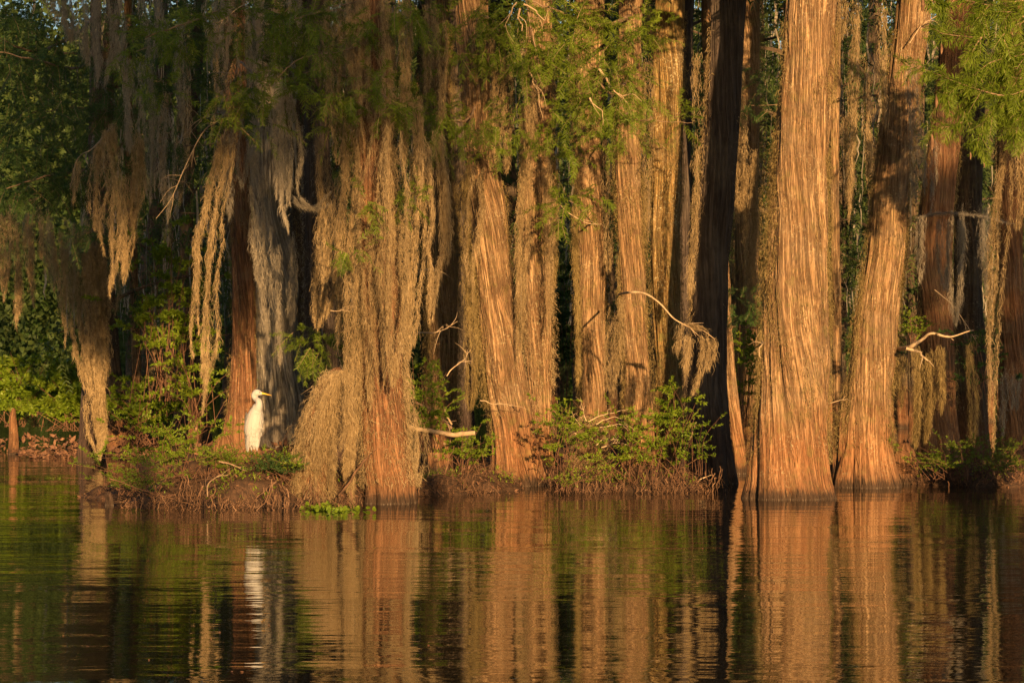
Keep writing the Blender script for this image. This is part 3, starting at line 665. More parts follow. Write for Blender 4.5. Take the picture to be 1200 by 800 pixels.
M_([[(986, -10, 6), (986, 20, 6), (985, 46, 2)], [(1003, -10, 7), (1003, 60, 7), (1000, 130, 9), (997, 200, 7), (995, 258, 2)], [(1014, 60, 3), (1014, 130, 7), (1018, 180, 4), (1016, 204, 1.5)], [(992, 130, 6), (990, 170, 5), (990, 240, 2)]], 32.8, 'grey gold moss cords in the dark gap right of the thickest trunk', dens=1.15)
M_([[(1036, -15, 7), (1036, 60, 7), (1036, 120, 5), (1038, 150, 2)]], 33.2, 'single moss cord at the top against the leaning trunk')
M_([[(1184, 140, 10), (1180, 190, 14), (1172, 250, 13), (1167, 310, 11), (1164, 370, 8), (1163, 430, 4.5), (1162, 480, 3), (1163, 524, 1.5)]], 30.8, 'long lit moss tail tapering to a bristly point', dens=1.35, curl=.8)
M_([[(1196, 160, 8), (1196, 220, 7), (1192, 268, 3)]], 31.2, 'short moss clump beside the top of the tapering tail')
M_([[(1072, 402, 8), (1074, 450, 11), (1074, 500, 8), (1074, 522, 3)], [(1090, 404, 8), (1092, 450, 12), (1090, 490, 8), (1086, 518, 3)], [(1104, 402, 7), (1106, 440, 8), (1104, 482, 3)], [(1058, 412, 6), (1056, 450, 6), (1056, 480, 2)]], 34.6, 'bushy olive moss hanging from the broken pale limb', 'moss_olive', dens=1.1)
M_([[(1082, 250, 6), (1080, 290, 7), (1080, 330, 3)], [(1105, 252, 8), (1104, 300, 9), (1108, 340, 4)], [(1126, 254, 8), (1126, 290, 7), (1124, 320, 3)], [(1150, 252, 8), (1152, 280, 6), (1152, 305, 2)], [(1072, 256, 5), (1100, 250, 7), (1140, 252, 7), (1182, 262, 5)]], 35.4, 'shaded moss festoon slung level between trunks on the right', 'moss_grey')
M_([[(1134, 395, 5), (1134, 440, 9), (1136, 490, 9), (1138, 520, 4)]], 36., 'dull moss pillar to the left of the tapering tail tip', 'moss_olive')
M_([[(1182, 430, 5), (1180, 470, 6), (1176, 512, 2)], [(1196, 440, 4), (1192, 480, 4)]], 36.5, 'wispy grey moss at the right edge just above the shore plants', 'moss_grey')
M_([[(978, 230, 5), (975, 300, 7), (974, 370, 8), (972, 440, 7), (968, 480, 2)]], 31.7, 'moss fringe along the right edge of the thickest trunk', 'moss_olive', curl=.8)
M_([[(893, 380, 5), (889, 430, 7), (886, 480, 6), (885, 520, 2)]], 31.3, 'moss fringe on the lower left edge of the thickest trunk', 'moss_olive', curl=.8)
M_([[(1012, 300, 3), (1008, 360, 5), (1002, 420, 6), (994, 480, 5), (990, 520, 2)]], 34.2, 'moss fringe on the underside of the leaning trunk', 'moss_olive', curl=.8)
M_([[(196, 240, 6), (196, 330, 8), (198, 420, 6), (200, 470, 2)], [(176, 330, 5), (178, 400, 6), (178, 450, 2)]], 44., 'dim moss strands behind the lit leafy shrub', 'moss')
M_([[(300, 130, 6), (302, 220, 8), (304, 300, 7), (306, 350, 2)], [(262, 60, 8), (262, 110, 7), (264, 140, 3)], [(312, 200, 5), (314, 280, 6), (316, 330, 2)]], 33., 'shadowy moss strands between the reddish trunk and grey column', 'moss_grey')
M_([[(180, -15, 10), (182, 30, 12), (180, 70, 4)], [(248, -15, 12), (250, 40, 12), (252, 80, 5)], [(196, 20, 5), (198, 60, 3)]], 31.6, 'pair of shaded moss bundles at the top left of the dead twigs', 'moss_grey')
M_([[(345, -15, 9), (346, 40, 9), (346, 90, 3)], [(300, -15, 10), (300, 30, 9), (302, 60, 3)]], 32.2, 'shaded moss pair at the top over the thick grey column', 'moss_grey')
M_([[(710, 150, 5), (712, 220, 6), (712, 290, 5), (713, 320, 2)], [(760, 60, 5), (760, 160, 6), (758, 240, 4), (758, 300, 2)]], 36.6, 'narrow moss strips in the gaps beside the sunlit bush trunk')
M_([[(1066, 60, 5), (1068, 130, 7), (1072, 200, 6), (1074, 236, 2)]], 33.6, 'moss strand draped on the upper leaning trunk', 'moss_grey')

M_([[(392, -20, 12), (392, 60, 14), (396, 140, 12), (396, 190, 4)], [(470, -20, 10), (472, 60, 13), (474, 140, 10), (474, 190, 3)], [(486, 110, 8), (488, 170, 12), (490, 230, 6)]], 29.8, 'brown moss falls high in front of the curtain trunk, under green tufts')
M_([[(428, -20, 14), (428, 50, 17), (430, 110, 16), (432, 170, 8)], [(448, -20, 8), (450, 40, 12), (450, 110, 8), (450, 140, 3)], [(412, -20, 8), (410, 50, 10), (412, 100, 4)]], 29.55, 'dense moss hiding the top of the curtain trunk')
M_([[(404, 160, 8), (400, 230, 11), (396, 290, 9), (392, 330, 3)], [(384, 230, 6), (380, 290, 7), (380, 330, 3)]], 30.2, 'moss tails left of the curtain trunk above the pointed dusky ones')
M_([[(284, -20, 12), (284, 60, 16), (288, 130, 15), (286, 190, 10), (284, 220, 3)], [(268, -20, 8), (266, 30, 9), (266, 80, 3)], [(274, 150, 7), (272, 210, 9), (272, 260, 3)]], 32.6, 'shaded moss over the upper half of the reddish trunk', 'moss_grey')
M_([[(170, 60, 8), (174, 130, 12), (176, 200, 8), (176, 240, 2)], [(190, 110, 7), (194, 170, 10), (196, 230, 5), (196, 260, 2)]], 32.8, 'dark shaded moss drop behind the lone grey column', 'moss_grey')
M_([[(310, 250, 6), (312, 310, 9), (312, 360, 7), (314, 400, 2)], [(326, 280, 6), (326, 330, 8), (328, 392, 5), (328, 430, 2)], [(344, 270, 6), (346, 330, 9), (344, 380, 4)]], 36., 'moss strands veiling the pale hollow trunk', 'moss_grey')
M_([[(60, 250, 10), (62, 300, 9), (64, 340, 3)], [(84, 250, 9), (86, 310, 9), (88, 350, 4)], [(130, 260, 7), (134, 320, 8), (132, 370, 3)]], 41.6, 'soft moss shoulders around the head of the longest curtain')
M_([[(560, 180, 7), (556, 240, 10), (552, 300, 8), (552, 350, 3)], [(592, 60, 8), (596, 110, 11), (594, 170, 6), (594, 200, 2)]], 34.0, 'moss patches on the neck of the bright leaning trunk')
M_([[(640, 180, 7), (640, 250, 10), (642, 330, 8), (640, 390, 3)]], 35.2, 'moss strip on the shaded edge of the moss covered trunk')
M_([[(1122, 230, 8), (1122, 300, 12), (1120, 350, 6), (1120, 380, 2)], [(1158, 230, 8), (1156, 300, 9), (1156, 350, 3)], [(1090, 150, 6), (1088, 200, 8), (1088, 250, 3)]], 36.4, 'shaded moss bundles over the brown leaning trunk', 'moss_grey')
M_([[(950, 240, 4), (952, 300, 5), (950, 350, 2)]], 31.0, 'slight moss wisp on the bark of the thickest trunk', 'moss_olive', dens=.6)

# moss mound over a leaning stump
root = empty('mossy_stump', P(372, 568, 29.8)*np.array([1, 1, 0]), 'leaning stump buried under a rounded mound of dry moss', 'stump')
t = Trunk([(368, 585, 32), (368, 540, 30), (374, 490, 26), (386, 450, 18), (394, 434, 12), (396, 430, 2)], 29.9, 0, 99)
gg = t.mesh(80, 120, flute=.1, lobes=5); gg.build('stump', M['bark_red'], root, uv=gg.uvs, smooth=True)
q = t.coat(3000, .1, 1.75, mask=.9, edges=.35, out=.04, L=(.04, .2)); q.build('moss_coat', M['moss'], root)
M_([[(396, 432, 5), (391, 450, 12), (381, 490, 15), (374, 520, 13), (370, 556, 6)], [(402, 434, 3), (406, 455, 6), (403, 495, 6), (399, 525, 3)], [(380, 466, 3), (370, 496, 6), (361, 528, 6), (357, 560, 2)], [(386, 450, 4), (375, 480, 7), (370, 530, 6), (368, 578, 2)], [(358, 520, 3), (351, 540, 4), (350, 556, 1.5)], [(390, 500, 5), (388, 545, 6), (386, 570, 2)]], 29.6, 'rounded moss mound draped over the leaning stump', dens=1.15)

for k in range(7):
    a = [(352, 498), (366, 462), (349, 530), (402, 470), (346, 556), (384, 440), (398, 520)][k]
    dead(root, [a, (a[0]-6-k, a[1]-6+2*k), (a[0]-14-k, a[1]-2+3*k)], 29.5, .006, name='twig', mat='twig', forks=2, seed=130+k) if 'dead' in globals() else None
# background moss, nobody could count it
g = Geo()
for k in range(26):
    px = rng.uniform(0, 1200); d = rng.uniform(38, 52); 
    if px < 110: continue
    y0 = rng.uniform(-30, 330); L = rng.uniform(70, 190); hw = rng.uniform(3, 8)
    gg = moss_geo([[(px, y0, hw*.6), (px+rng.normal(0, 3), y0+L*.5, hw), (px+rng.normal(0, 5), y0+L, 1.5)]], d, dens=1., w=.009)
    for v, f in zip(gg.v, gg.q): g.v.append(v); g.q.append(f+g.n); g.n += len(v)
tag(g.build('moss_strands', M['moss']), kind='stuff')
# ================================================================== NEEDLE BOUGHS
def boughs(key, label, clusters, limbs, mat='needle', name='bough'):
    """foliage clusters (px,py,rx,ry,D,n) carried by limbs [(px,py,D)..., r] of tree KEY"""
    root = TR[key][0]
    g = Geo(); tw = Geo(); lb = Geo()
    for c in clusters:
        c = (*c[:5], int(c[5]*1.2), *c[6:])
        kw = c[6] if len(c) > 6 else {}
        cluster(g, tw, *c[:6], **kw)
    for i, l in enumerate(limbs):
        pts = [P(*p) for p in l[0]]; n = 22; q = catmull(pts, n); t = np.linspace(0, 1, n)
        q += (rng.normal(0, .006, (n, 3)))
        lb.tube(q, l[1]*(1-.8*t), 6)
    o = lb.build('branch', M['twig'], root) if lb.n else None
    f = g.build('foliage', M[mat], root); tw.build('twig_sprays', M['twig'], root)
    if label: f['label'] = label
# canopy between the bright trunk and the golden trunk
boughs('T5', 'sunlit green needle canopy', [
    (630, 45, 60, 26, 33.2, 60), (690, 60, 55, 34, 33.4, 75), (665, 18, 70, 16, 33.5, 55), (735, 90, 30, 36, 33.6, 42), (625, 70, 40, 20, 33.0, 30), (700, 120, 46, 26, 33.3, 46),
    (720, 152, 36, 14, 33.2, 26), (650, 130, 30, 20, 33.5, 18), (750, 40, 28, 30, 33.8, 32), (590, 35, 30, 26, 33.2, 26), (640, 160, 28, 14, 33.6, 16), (600, 150, 16, 12, 33.2, 7), (800, 138, 10, 8, 34.5, 7)],
    [([(738, 20, 36), (700, 30, 34.6), (650, 12, 33.6), (600, -8, 33.2)], .035), ([(738, 90, 36), (716, 110, 34.2), (690, 84, 33.6), (640, 62, 33.2)], .025),
     ([(738, 130, 36), (730, 140, 34.5), (770, 142, 33.6), (812, 144, 33.8)], .014), ([(615, -10, 33), (620, 20, 33), (628, 60, 33), (636, 112, 33.2)], .02)])
boughs('T6', 'small green spray beside the slim trunk', [(665, 236, 24, 8, 33.8, 12), (688, 232, 24, 8, 33.9, 10), (655, 255, 14, 10, 33.8, 7), (670, 180, 26, 10, 34, 10)],
    [([(694, 262, 37), (685, 250, 35), (668, 236, 34), (645, 232, 33.8)], .016)])
boughs('T8', 'green sprays round the neck of the bright trunk', [(545, 145, 48, 12, 33.2, 32), (505, 132, 30, 12, 33.1, 20), (575, 20, 26, 22, 33.4, 24), (520, 168, 26, 8, 33.0, 10), (580, 70, 22, 12, 33.3, 10), (480, 98, 22, 16, 33.2, 14), (510, 30, 24, 18, 33.4, 18), (535, 60, 20, 14, 33.3, 10), (572, 175, 14, 8, 33, 6)],
    [([(560, 120, 34.8), (548, 140, 34), (520, 140, 33.4), (476, 118, 33)], .02), ([(552, 10, 34.8), (570, 20, 34), (590, 30, 33.4)], .02)])
boughs('T9', 'green needle tufts over the moss curtain', [(360, 18, 36, 20, 30.8, 40), (440, 15, 36, 16, 31, 32), (355, 90, 26, 10, 30.6, 14), (420, 112, 40, 10, 30.4, 24), (460, 120, 26, 14, 30.4, 18), (330, 60, 20, 16, 31, 14), (400, 150, 24, 10, 30.2, 12), (488, 15, 22, 18, 31.4, 18),
    (426, 40, 12, 16, 31, 9), (470, 232, 12, 8, 30.2, 5), (412, 295, 14, 8, 30.2, 6), (432, 102, 22, 14, 30.6, 12), (300, 115, 16, 12, 31, 8), (345, 118, 16, 12, 30.8, 10)],
    [([(434, 60, 30.4), (410, 90, 30.3), (380, 80, 30.4), (334, 96, 30.6)], .022), ([(434, 60, 30.4), (440, 90, 30.2), (460, 112, 30.2), (484, 118, 30.3)], .018), ([(434, 20, 30.4), (400, 12, 30.6), (350, 20, 30.8)], .02), ([(318, -10, 31), (335, 40, 31), (338, 92, 31)], .012)])
boughs('T2', 'green sprays low in the gap beside the thickest trunk', [(870, 345, 22, 12, 38, 12), (876, 370, 18, 10, 38, 9), (868, 130, 22, 12, 38.5, 10), (893, 90, 14, 20, 38.8, 10), (905, 120, 8, 14, 38.8, 5), (985, 118, 12, 6, 38, 4)], [([(1030, 110, 34.6), (1000, 116, 36), (970, 120, 38), (880, 124, 38.6)], .02)], mat='needle_dark')
boughs('T9', 'green needle sprays drooping in front of the hanging moss', [(350, 24, 34, 18, 29.1, 26), (338, 98, 24, 12, 29.1, 14), (400, 112, 30, 10, 29.0, 16), (455, 128, 26, 12, 29.2, 16), (425, 30, 24, 14, 29.2, 16), (484, 20, 20, 16, 29.5, 12), (372, 60, 20, 10, 29.0, 9), (430, 240, 12, 8, 29.0, 5), (412, 292, 16, 8, 28.9, 7), (478, 236, 14, 7, 29.5, 6), (444, 90, 20, 10, 29.1, 9)],
    [([(432, 50, 30.1), (400, 60, 29.4), (350, 70, 29.1), (322, 96, 29.0)], .016), ([(434, 90, 30.1), (450, 112, 29.3), (476, 126, 29.2)], .013), ([(432, 0, 30.1), (400, 6, 29.4), (340, 24, 29.1)], .015)])
boughs('T10', 'shaded needle sprays hanging in front of the grey moss', [(205, 46, 34, 14, 29.3, 22), (170, 36, 26, 14, 29.4, 14), (270, 116, 20, 16, 29.5, 14), (262, 140, 14, 10, 29.5, 8), (300, 100, 20, 14, 29.4, 12), (240, 20, 30, 12, 29.5, 16), (300, 30, 26, 14, 29.5, 14), (180, 100, 24, 12, 29.4, 10), (310, 150, 14, 10, 29.4, 6), (150, 60, 20, 12, 29.4, 9)],
    [([(276, 10, 39.4), (262, 10, 33), (230, 24, 29.6), (170, 44, 29.3)], .03), ([(278, 70, 39.4), (290, 80, 33), (296, 96, 29.6), (266, 130, 29.5)], .02)])
boughs('T12', 'dark needle sprays across the head of the far left gap', [(30, 170, 44, 26, 32.5, 34), (70, 210, 44, 16, 32.5, 26), (20, 60, 40, 40, 32.8, 40), (70, 130, 40, 30, 32.8, 34), (110, 275, 26, 10, 33, 12), (30, 225, 34, 10, 32.5, 16)],
    [([(110, 190, 43.2), (96, 200, 36), (60, 205, 32.6), (5, 222, 32.4)], .03), ([(111, 60, 43.2), (90, 80, 36), (40, 70, 32.8), (-6, 60, 32.6)], .03)], mat='needle_dark')
# the near bough entering from the right
kw = dict(step=.0095, nl=(.075, .12), w=.008)
def outward(sx): return dict(out=(sx, 0, -.2), **kw)
root = empty('cypress_tree', P(1262, 590, 30.6)*np.array([1, 1, 0]), 'cypress outside the right edge reaching in with bright needle boughs', 'tree')
t = Trunk([(1262, 590, 70), (1262, 450, 56), (1260, 200, 48), (1258, 0, 44), (1256, -300, 36)], 30.6, 0, 111); gg = t.mesh(100, 240, flute=.2, lobes=6)
gg.build('trunk', M['bark'], root, uv=gg.uvs, smooth=True); TR['TR'] = (root, t)
def line_sprays(g, tw, pts, D, side_n, L=(.16, .34), kw=kw, down=.4):
    q = catmull([P(p[0], p[1], D+p[2] if len(p) > 2 else D) for p in pts], side_n); tan = unit(np.gradient(q, axis=0))
    s = np.where(np.arange(side_n) % 2, 1., -1.)[:, None]
    up = np.cross(tan, [0, 1., 0]); d = tan*.9+up*s*.8+rng.normal(0, .25, (side_n, 3)); d[:, 2] -= down*.5
    sprays(g, tw, q, d, rng.uniform(*L, side_n), **kw)
    # the bough's own needles
    sprays(g, None, q[:-1:2], tan[:-1:2]+rng.normal(0, .1, tan[:-1:2].shape), np.full(len(q[:-1:2]), float(np.linalg.norm(q[-1]-q[0]))/side_n*3), **kw)
g = Geo(); tw = Geo(); lb = Geo()
BL = [[(1215, 100), (1180, 112), (1150, 106), (1120, 96), (1090, 84), (1060, 76)], [(1215, 20), (1190, 30), (1176, 40), (1150, 44), (1120, 42), (1098, 38)],
      [(1180, 112), (1165, 130), (1150, 150), (1145, 174)], [(1150, 106), (1135, 120), (1125, 145), (1098, 150)], [(1215, 60), (1190, 66), (1160, 74), (1138, 92)],
      [(1215, 0), (1190, 2), (1160, 6), (1130, 0)], [(1210, 110), (1200, 130), (1185, 150)], [(1210, 130), (1206, 150), (1190, 160)], [(1150, 44), (1140, 60), (1136, 80)], [(1120, 96), (1112, 105), (1106, 116)],
      [(1215, 85), (1196, 92), (1176, 88), (1160, 92)], [(1215, 40), (1200, 50), (1180, 56)], [(1176, 40), (1178, 60), (1175, 80)], [(1080, -5), (1095, 2), (1106, 8)]]
BL += [[(1215, 70), (1200, 76), (1186, 72), (1172, 80)], [(1215, 120), (1196, 112), (1180, 124), (1172, 140)], [(1200, 20), (1186, 14), (1170, 18)], [(1160, 6), (1150, 16), (1142, 26)], [(1215, 140), (1200, 136), (1186, 132)], [(1140, 90), (1130, 108), (1126, 126)]]
for i, b in enumerate(BL):
    Dd = 29.6+.12*(i % 4); n = max(9, int(len(b)*6.5))
    line_sprays(g, tw, b, Dd, n, L=(.12, .30))
    lb.tube(catmull([P(p[0], p[1], Dd) for p in b], 20), np.linspace(.013, .004, 20), 6)
lb.tube(catmull([P(1258, 60, 30.6), P(1236, 90, 30), P(1212, 100, 29.6)], 10), .02, 6); lb.tube(catmull([P(1258, -20, 30.6), P(1236, 8, 30), P(1212, 20, 29.7)], 10), .02, 6)
lb.build('branch', M['twig'], root); g.build('foliage', M['needle'], root); tw.build('twig_sprays', M['twig'], root)
# little brown catkins / cones on the bough tips
for (px, py, h) in [(1103, 58, 10), (1064, 97, 10), (1097, 120, 12), (1092, 168, 15), (1081, 6, 14), (1137, 183, 7), (1153, 194, 5), (1056, 76, 9)]:
    q = catmull([P(px, py-h*.7, 29.6), P(px+.5, py, 29.6), P(px, py+h*.6, 29.6)], 7)
    c = Geo(); c.tube(q, np.array([.004, .012, .018, .02, .018, .012, .003])*(h/11), 7); c.build('cone', M['root'], root, smooth=True)
# dark canopy upper left, carried by the snag tree and the reddish trunk
boughs('T12', 'dark needle canopy at the upper left', [(25, 25, 50, 34, 34, 70), (30, 120, 46, 50, 34.5, 60), (90, 60, 46, 36, 34, 60), (80, 195, 70, 22, 33.5, 60), (30, 210, 42, 26, 33.5, 40), (130, 120, 40, 34, 34, 44), (20, 75, 40, 26, 34.5, 40), (108, 150, 36, 24, 34.2, 26), (85, 230, 60, 10, 33.6, 26), (120, 285, 22, 12, 36, 10), (70, 100, 40, 40, 36, 40)],
    [([(110, 20, 43.2), (90, 40, 38), (40, 60, 34.5), (-10, 40, 34)], .04), ([(110, 160, 43.2), (104, 200, 37), (60, 222, 34), (0, 238, 33.6)], .03), ([(111, 80, 43.2), (120, 100, 37), (140, 130, 34.5)], .03)], mat='needle_dark')
boughs('T10', 'dark needle canopy above the reddish trunk', [(215, 40, 50, 22, 33, 46), (180, 100, 36, 26, 33.4, 32), (270, 30, 40, 24, 33, 40), (285, 120, 22, 18, 32, 18), (210, 48, 18, 10, 31, 12), (310, 40, 30, 22, 33.6, 26), (195, 170, 30, 16, 33.6, 16), (175, 230, 30, 12, 33.8, 14), (320, 15, 30, 14, 33, 22), (300, 80, 26, 20, 33.6, 18), (240, 190, 30, 14, 34.5, 10)],
    [([(276, 60, 39.4), (260, 50, 36), (220, 40, 33.4), (160, 60, 33)], .035), ([(278, 110, 39.4), (285, 118, 35), (288, 124, 32)], .02), ([(280, 160, 39.4), (240, 170, 35.4), (190, 172, 33.8)], .02)], mat='needle_dark')
boughs('T13', 'dark green needle tuft low in the shade', [(368, 404, 24, 14, 33, 20), (382, 398, 16, 10, 32.8, 10), (352, 392, 10, 8, 33, 5)], [([(378, 380, 40), (376, 395, 36), (362, 402, 33)], .012)], mat='needle')

# dead branches: parts of the tree that bears them
def dead(key, pts, D, r, name='dead_branch', mat='deadwood', label=None, forks=0, seed=0):
    g = Geo(); q = catmull([P(p[0], p[1], D+(p[2] if len(p) > 2 else 0)) for p in pts], 30)
    rr = np.random.default_rng(seed+5); q += (np.stack([vnoise(np.linspace(0, 5, 30), k*3., seed+k) for k in range(3)], 1)-.5)*r*4
    g.tube(q, r*(np.linspace(1, .25, 30)+.22*(vnoise(np.linspace(0, 14, 30), 0*np.linspace(0, 1, 30), seed+8)-.5)), 7)
    for k in range(forks+2):
        j = rr.integers(6, 26); tan = unit(q[j+1]-q[j]); d = unit(tan+rr.normal(0, .7, 3)); l = rr.uniform(.12, .35)
        f = catmull([q[j], q[j]+d*l*.5+rr.normal(0, .02, 3), q[j]+d*l+np.array([0, 0, -.06])], 9); g.tube(f, r*np.linspace(.5, .12, 9), 5)
    o = g.build(name, M[mat], TR[key][0] if key in TR else key, smooth=True)
    if label: o['label'] = label
    return o
dead('T5', [(728, 348, 3), (738, 345), (755, 346), (772, 358), (790, 374), (806, 382), (822, 386), (838, 398)], 32.6, .019, label='pale arched branch', forks=4)
dead('T2', [(1058, 414, .6), (1068, 410), (1078, 400), (1092, 392), (1110, 392), (1141, 388)], 33.6, .034, name='broken_limb', label='pale broken limb')
dead('T2', [(1066, 412), (1078, 416), (1090, 424)], 33.6, .026, name='broken_limb')
dead('T2', [(972, 474), (985, 469), (992, 467)], 33.4, .008)
dead('T10', [(268, 128, 6), (255, 142), (236, 155), (214, 200), (200, 235), (183, 255)], 31.2, .012, label='curved bare grey branch', forks=6, seed=3)
dead('T10', [(262, 132, 5), (245, 136), (225, 148), (204, 170)], 31.2, .010, forks=4, seed=4)
dead('T10', [(264, 130, 4), (254, 170), (250, 205)], 31.0, .007, seed=6); dead('T10', [(268, 135, 4), (262, 165), (252, 190)], 31.0, .007, seed=7)
dead('T10', [(244, 86, 3), (262, 85), (284, 89)], 31, .009, seed=8)
dead('T12', [(135, 140, 6), (112, 170), (92, 186), (87, 212)], 31.4, .013, forks=5, seed=9)
dead('T12', [(120, 205, 6), (85, 214), (50, 228), (18, 240)], 33.2, .012, forks=7, seed=10)
dead('T12', [(130, 215, 4), (118, 245), (96, 262)], 33, .008, forks=3, seed=11)
dead('T10', [(300, -4, 3), (280, 8), (262, 22), (255, 30)], 31.4, .01, forks=4, seed=12)
dead('T10', [(225, 215, 4), (205, 210), (190, 206)], 32, .007, forks=4, seed=13)
dead('T9', [(415, 70), (430, 82), (448, 100), (462, 112)], 30.0, .012, forks=5, seed=14)
dead('T9', [(385, 62), (378, 120), (380, 180)], 31.2, .008, forks=3, seed=15)
dead('T9', [(388, 365), (400, 364), (412, 364)], 29.7, .007, seed=16)
dead('T14', [(488, 390, 3), (505, 389), (522, 384), (535, 378)], 33.8, .011, forks=3, seed=17)
dead('T14', [(494, 318, 3), (508, 316), (516, 318), (514, 322)], 36, .014, seed=18)
dead('T14', [(480, 320), (488, 360), (492, 400)], 33.6, .006, forks=6, seed=19)
dead('T9', [(415, 285), (430, 312), (436, 330)], 30., .006, seed=20)
dead('T8', [(522, 440), (532, 430), (546, 420), (552, 408)], 33.5, .010, forks=4, seed=21)
dead('T8', [(562, 468), (574, 472), (590, 474), (600, 476)], 33.9, .009, forks=3, seed=22)
dead('T5', [(700, 82), (712, 96), (722, 108), (735, 124)], 33.1, .02, seed=23); dead('T5', [(690, 116), (698, 124), (708, 136)], 32.9, .014, seed=24)
dead('T5', [(612, 12), (608, 22), (610, 36)], 32.8, .02, seed=25); dead('T5', [(614, 4), (630, 16), (640, 26)], 32.8, .016, seed=26); dead('T5', [(606, 2), (596, 18), (592, 34)], 32.8, .012, seed=27)
dead('T6', [(654, 238), (668, 250), (690, 262), (702, 263)], 33.9, .009, forks=3, seed=28)
dead('T1', [(894, 396, .5), (890, 408), (890, 420)], 30.9, .013, seed=29); dead('T7', [(622, 85), (628, 104), (634, 140)], 33, .016, seed=30)
dead('T20', [(1095, 340), (1120, 360), (1140, 395), (1146, 410)], 38, .009, forks=8, seed=31)
dead('T19', [(1066, 52), (1080, 30), (1105, 16), (1120, 0)], 33.8, .010, forks=4, seed=32)
dead('T17', [(858, 385, -1), (874, 380), (888, 384)], 42, .02, mat='root', seed=33)
# twigs on the mossy stump
st = [o for o in bpy.data.objects if o.get('label', '').startswith('waist high')][0]
for k, (a, b) in enumerate([((690, 494), (738, 481)), ((700, 497), (732, 490)), ((704, 502), (740, 500)), ((700, 520), (726, 516)), ((686, 494), (680, 476)), ((682, 500), (662, 486)), ((706, 524), (742, 522)), ((678, 510), (652, 502))]):
    dead(st, [a, ((a[0]+b[0])/2, (a[1]+b[1])/2-4), b], 33.6, .009, name='twig', forks=2, seed=60+k)

# loose sticks
def stick(label, pts, D, r0, r1, mat='deadwood', name='fallen_stick', cat='stick', forks=0, seed=0):
    g = Geo(); q = catmull([P(p[0], p[1], D+(p[2] if len(p) > 2 else 0)) for p in pts], 30)
    rr = np.random.default_rng(seed); t = np.linspace(0, 1, 30)
    g.tube(q+(np.stack([vnoise(t*6, k*3., seed+k) for k in range(3)], 1)-.5)*r0*2, r0+(r1-r0)*t+r0*.25*(vnoise(t*9, 0*t, seed+9)-.5), 9)
    for k in range(forks):
        j = rr.integers(5, 27); d = unit(unit(q[j+1]-q[j])+rr.normal(0, .7, 3)); l = rr.uniform(.12, .4)
        g.tube(catmull([q[j], q[j]+d*l*.5+rr.normal(0, .02, 3), q[j]+d*l], 8), r0*np.linspace(.5, .15, 8), 5)
    return tag(g.build(name, M[mat], origin=P(*pts[0][:2], D), smooth=True), label, cat)
stick('thick pale straight stick lying level in front of the bright trunk', [(478, 503), (500, 506), (530, 508), (558, 509)], 32.0, .036, .03)
stick('brown stick slanting up out of the water by the curtain trunk', [(398, 582), (410, 564), (422, 545), (430, 538)], 29.3, .014, .018, mat='root', forks=2)
stick('forked grey stick propped above the level pale stick', [(486, 470), (505, 480), (520, 492), (530, 502)], 32.3, .018, .02, mat='twig', forks=4, seed=2)
stick('short upright broken stick beside the level pale stick', [(520, 478), (524, 488), (530, 498)], 32.2, .013, .012)
stick('curved root arching over the rusty bank', [(243, 582), (244, 566), (256, 558), (268, 556)], 28.6, .009, .005, mat='twig', forks=3, seed=3)
stick('long low stick below the egret', [(256, 540), (272, 545), (290, 552)], 29.9, .012, .008, mat='twig', forks=3, seed=4)
stick('leaning reddish post left of the egret', [(228, 530), (229, 515), (231, 500)], 31.0, .03, .022, mat='root', seed=5)
stick('stick trailing in the water off the left tip of the bank', [(128, 560), (160, 572), (200, 584), (226, 590)], 28.9, .008, .003, mat='root', forks=6, seed=6)
stick('bent twig sticking out of the bush towards the dark trunk', [(815, 565), (825, 560), (836, 556)], 33.0, .012, .005, seed=7)
stick('tall bare twig rising from the lit bush', [(806, 520), (812, 505), (816, 494)], 32.6, .008, .006, mat='twig', seed=8)

# ================================================================== SHRUBS
def shrub(label, px, py_base, D, stems, hpx, wpx, leaf=.04, per=26, mat='leaf', seed=0, ratio=.36, droop=.1, upw=1., zb=None):
    b = P(px, py_base, D); 
    gl = Geo(); gs = Geo(); shrub_geo(gl, gs, b, stems, hpx/F*D, wpx/F*D*.5, leaf, per, seed, upw, D, droop, ratio)
    root = empty('shrub', b, label, 'shrub'); gs.build('stems', M['debris'], root); gl.build('foliage', M[mat], root); return root
shrub('big yellow green bush spreading over the far left shore', 30, 500, 49, 46, 80, 170, .12, 40, ratio=.4)
shrub('lower bright bush between the far left shore and the snag', 80, 505, 47.5, 30, 60, 120, .11, 34, ratio=.4)
shrub('leafy bush on the far shore right behind the snag', 165, 520, 44, 26, 70, 130, .09, 26, mat='leaf')
shrub('tall lit broadleaf shrub between moss cascade and hooked moss rope', 195, 470, 41, 34, 225, 130, .09, 34)
shrub('shrub climbing the mossy foot left of the reddish trunk', 232, 500, 40, 18, 110, 90, .07, 22, mat='leaf')
shrub('low green plant at the left tip of the bank, over the water', 160, 580, 29.6, 22, 46, 120, .035, 26, mat='needle', ratio=.22)
shrub('green thicket on the crest of the bank left of the egret', 205, 560, 30.4, 34, 66, 150, .04, 30, mat='leaf', ratio=.28)
shrub('dark green feathery clump at the feet of the egret, right side', 334, 562, 29.8, 30, 28, 46, .035, 30, mat='needle_dark', ratio=.22)
shrub('small green clump at the feet of the egret, left side', 258, 556, 30.2, 22, 32, 50, .035, 26, mat='needle', ratio=.22)
shrub('slim green shrub right beside the curtain trunk', 500, 530, 32.2, 26, 108, 70, .05, 30, mat='leaf', ratio=.2)
shrub('low green shrub under the level pale stick', 545, 556, 33.2, 22, 60, 90, .045, 26, mat='leaf', ratio=.24)
shrub('leafy shrub between bright trunk and mossy stump', 660, 562, 33.4, 13, 88, 80, .045, 18, mat='leaf', ratio=.32)
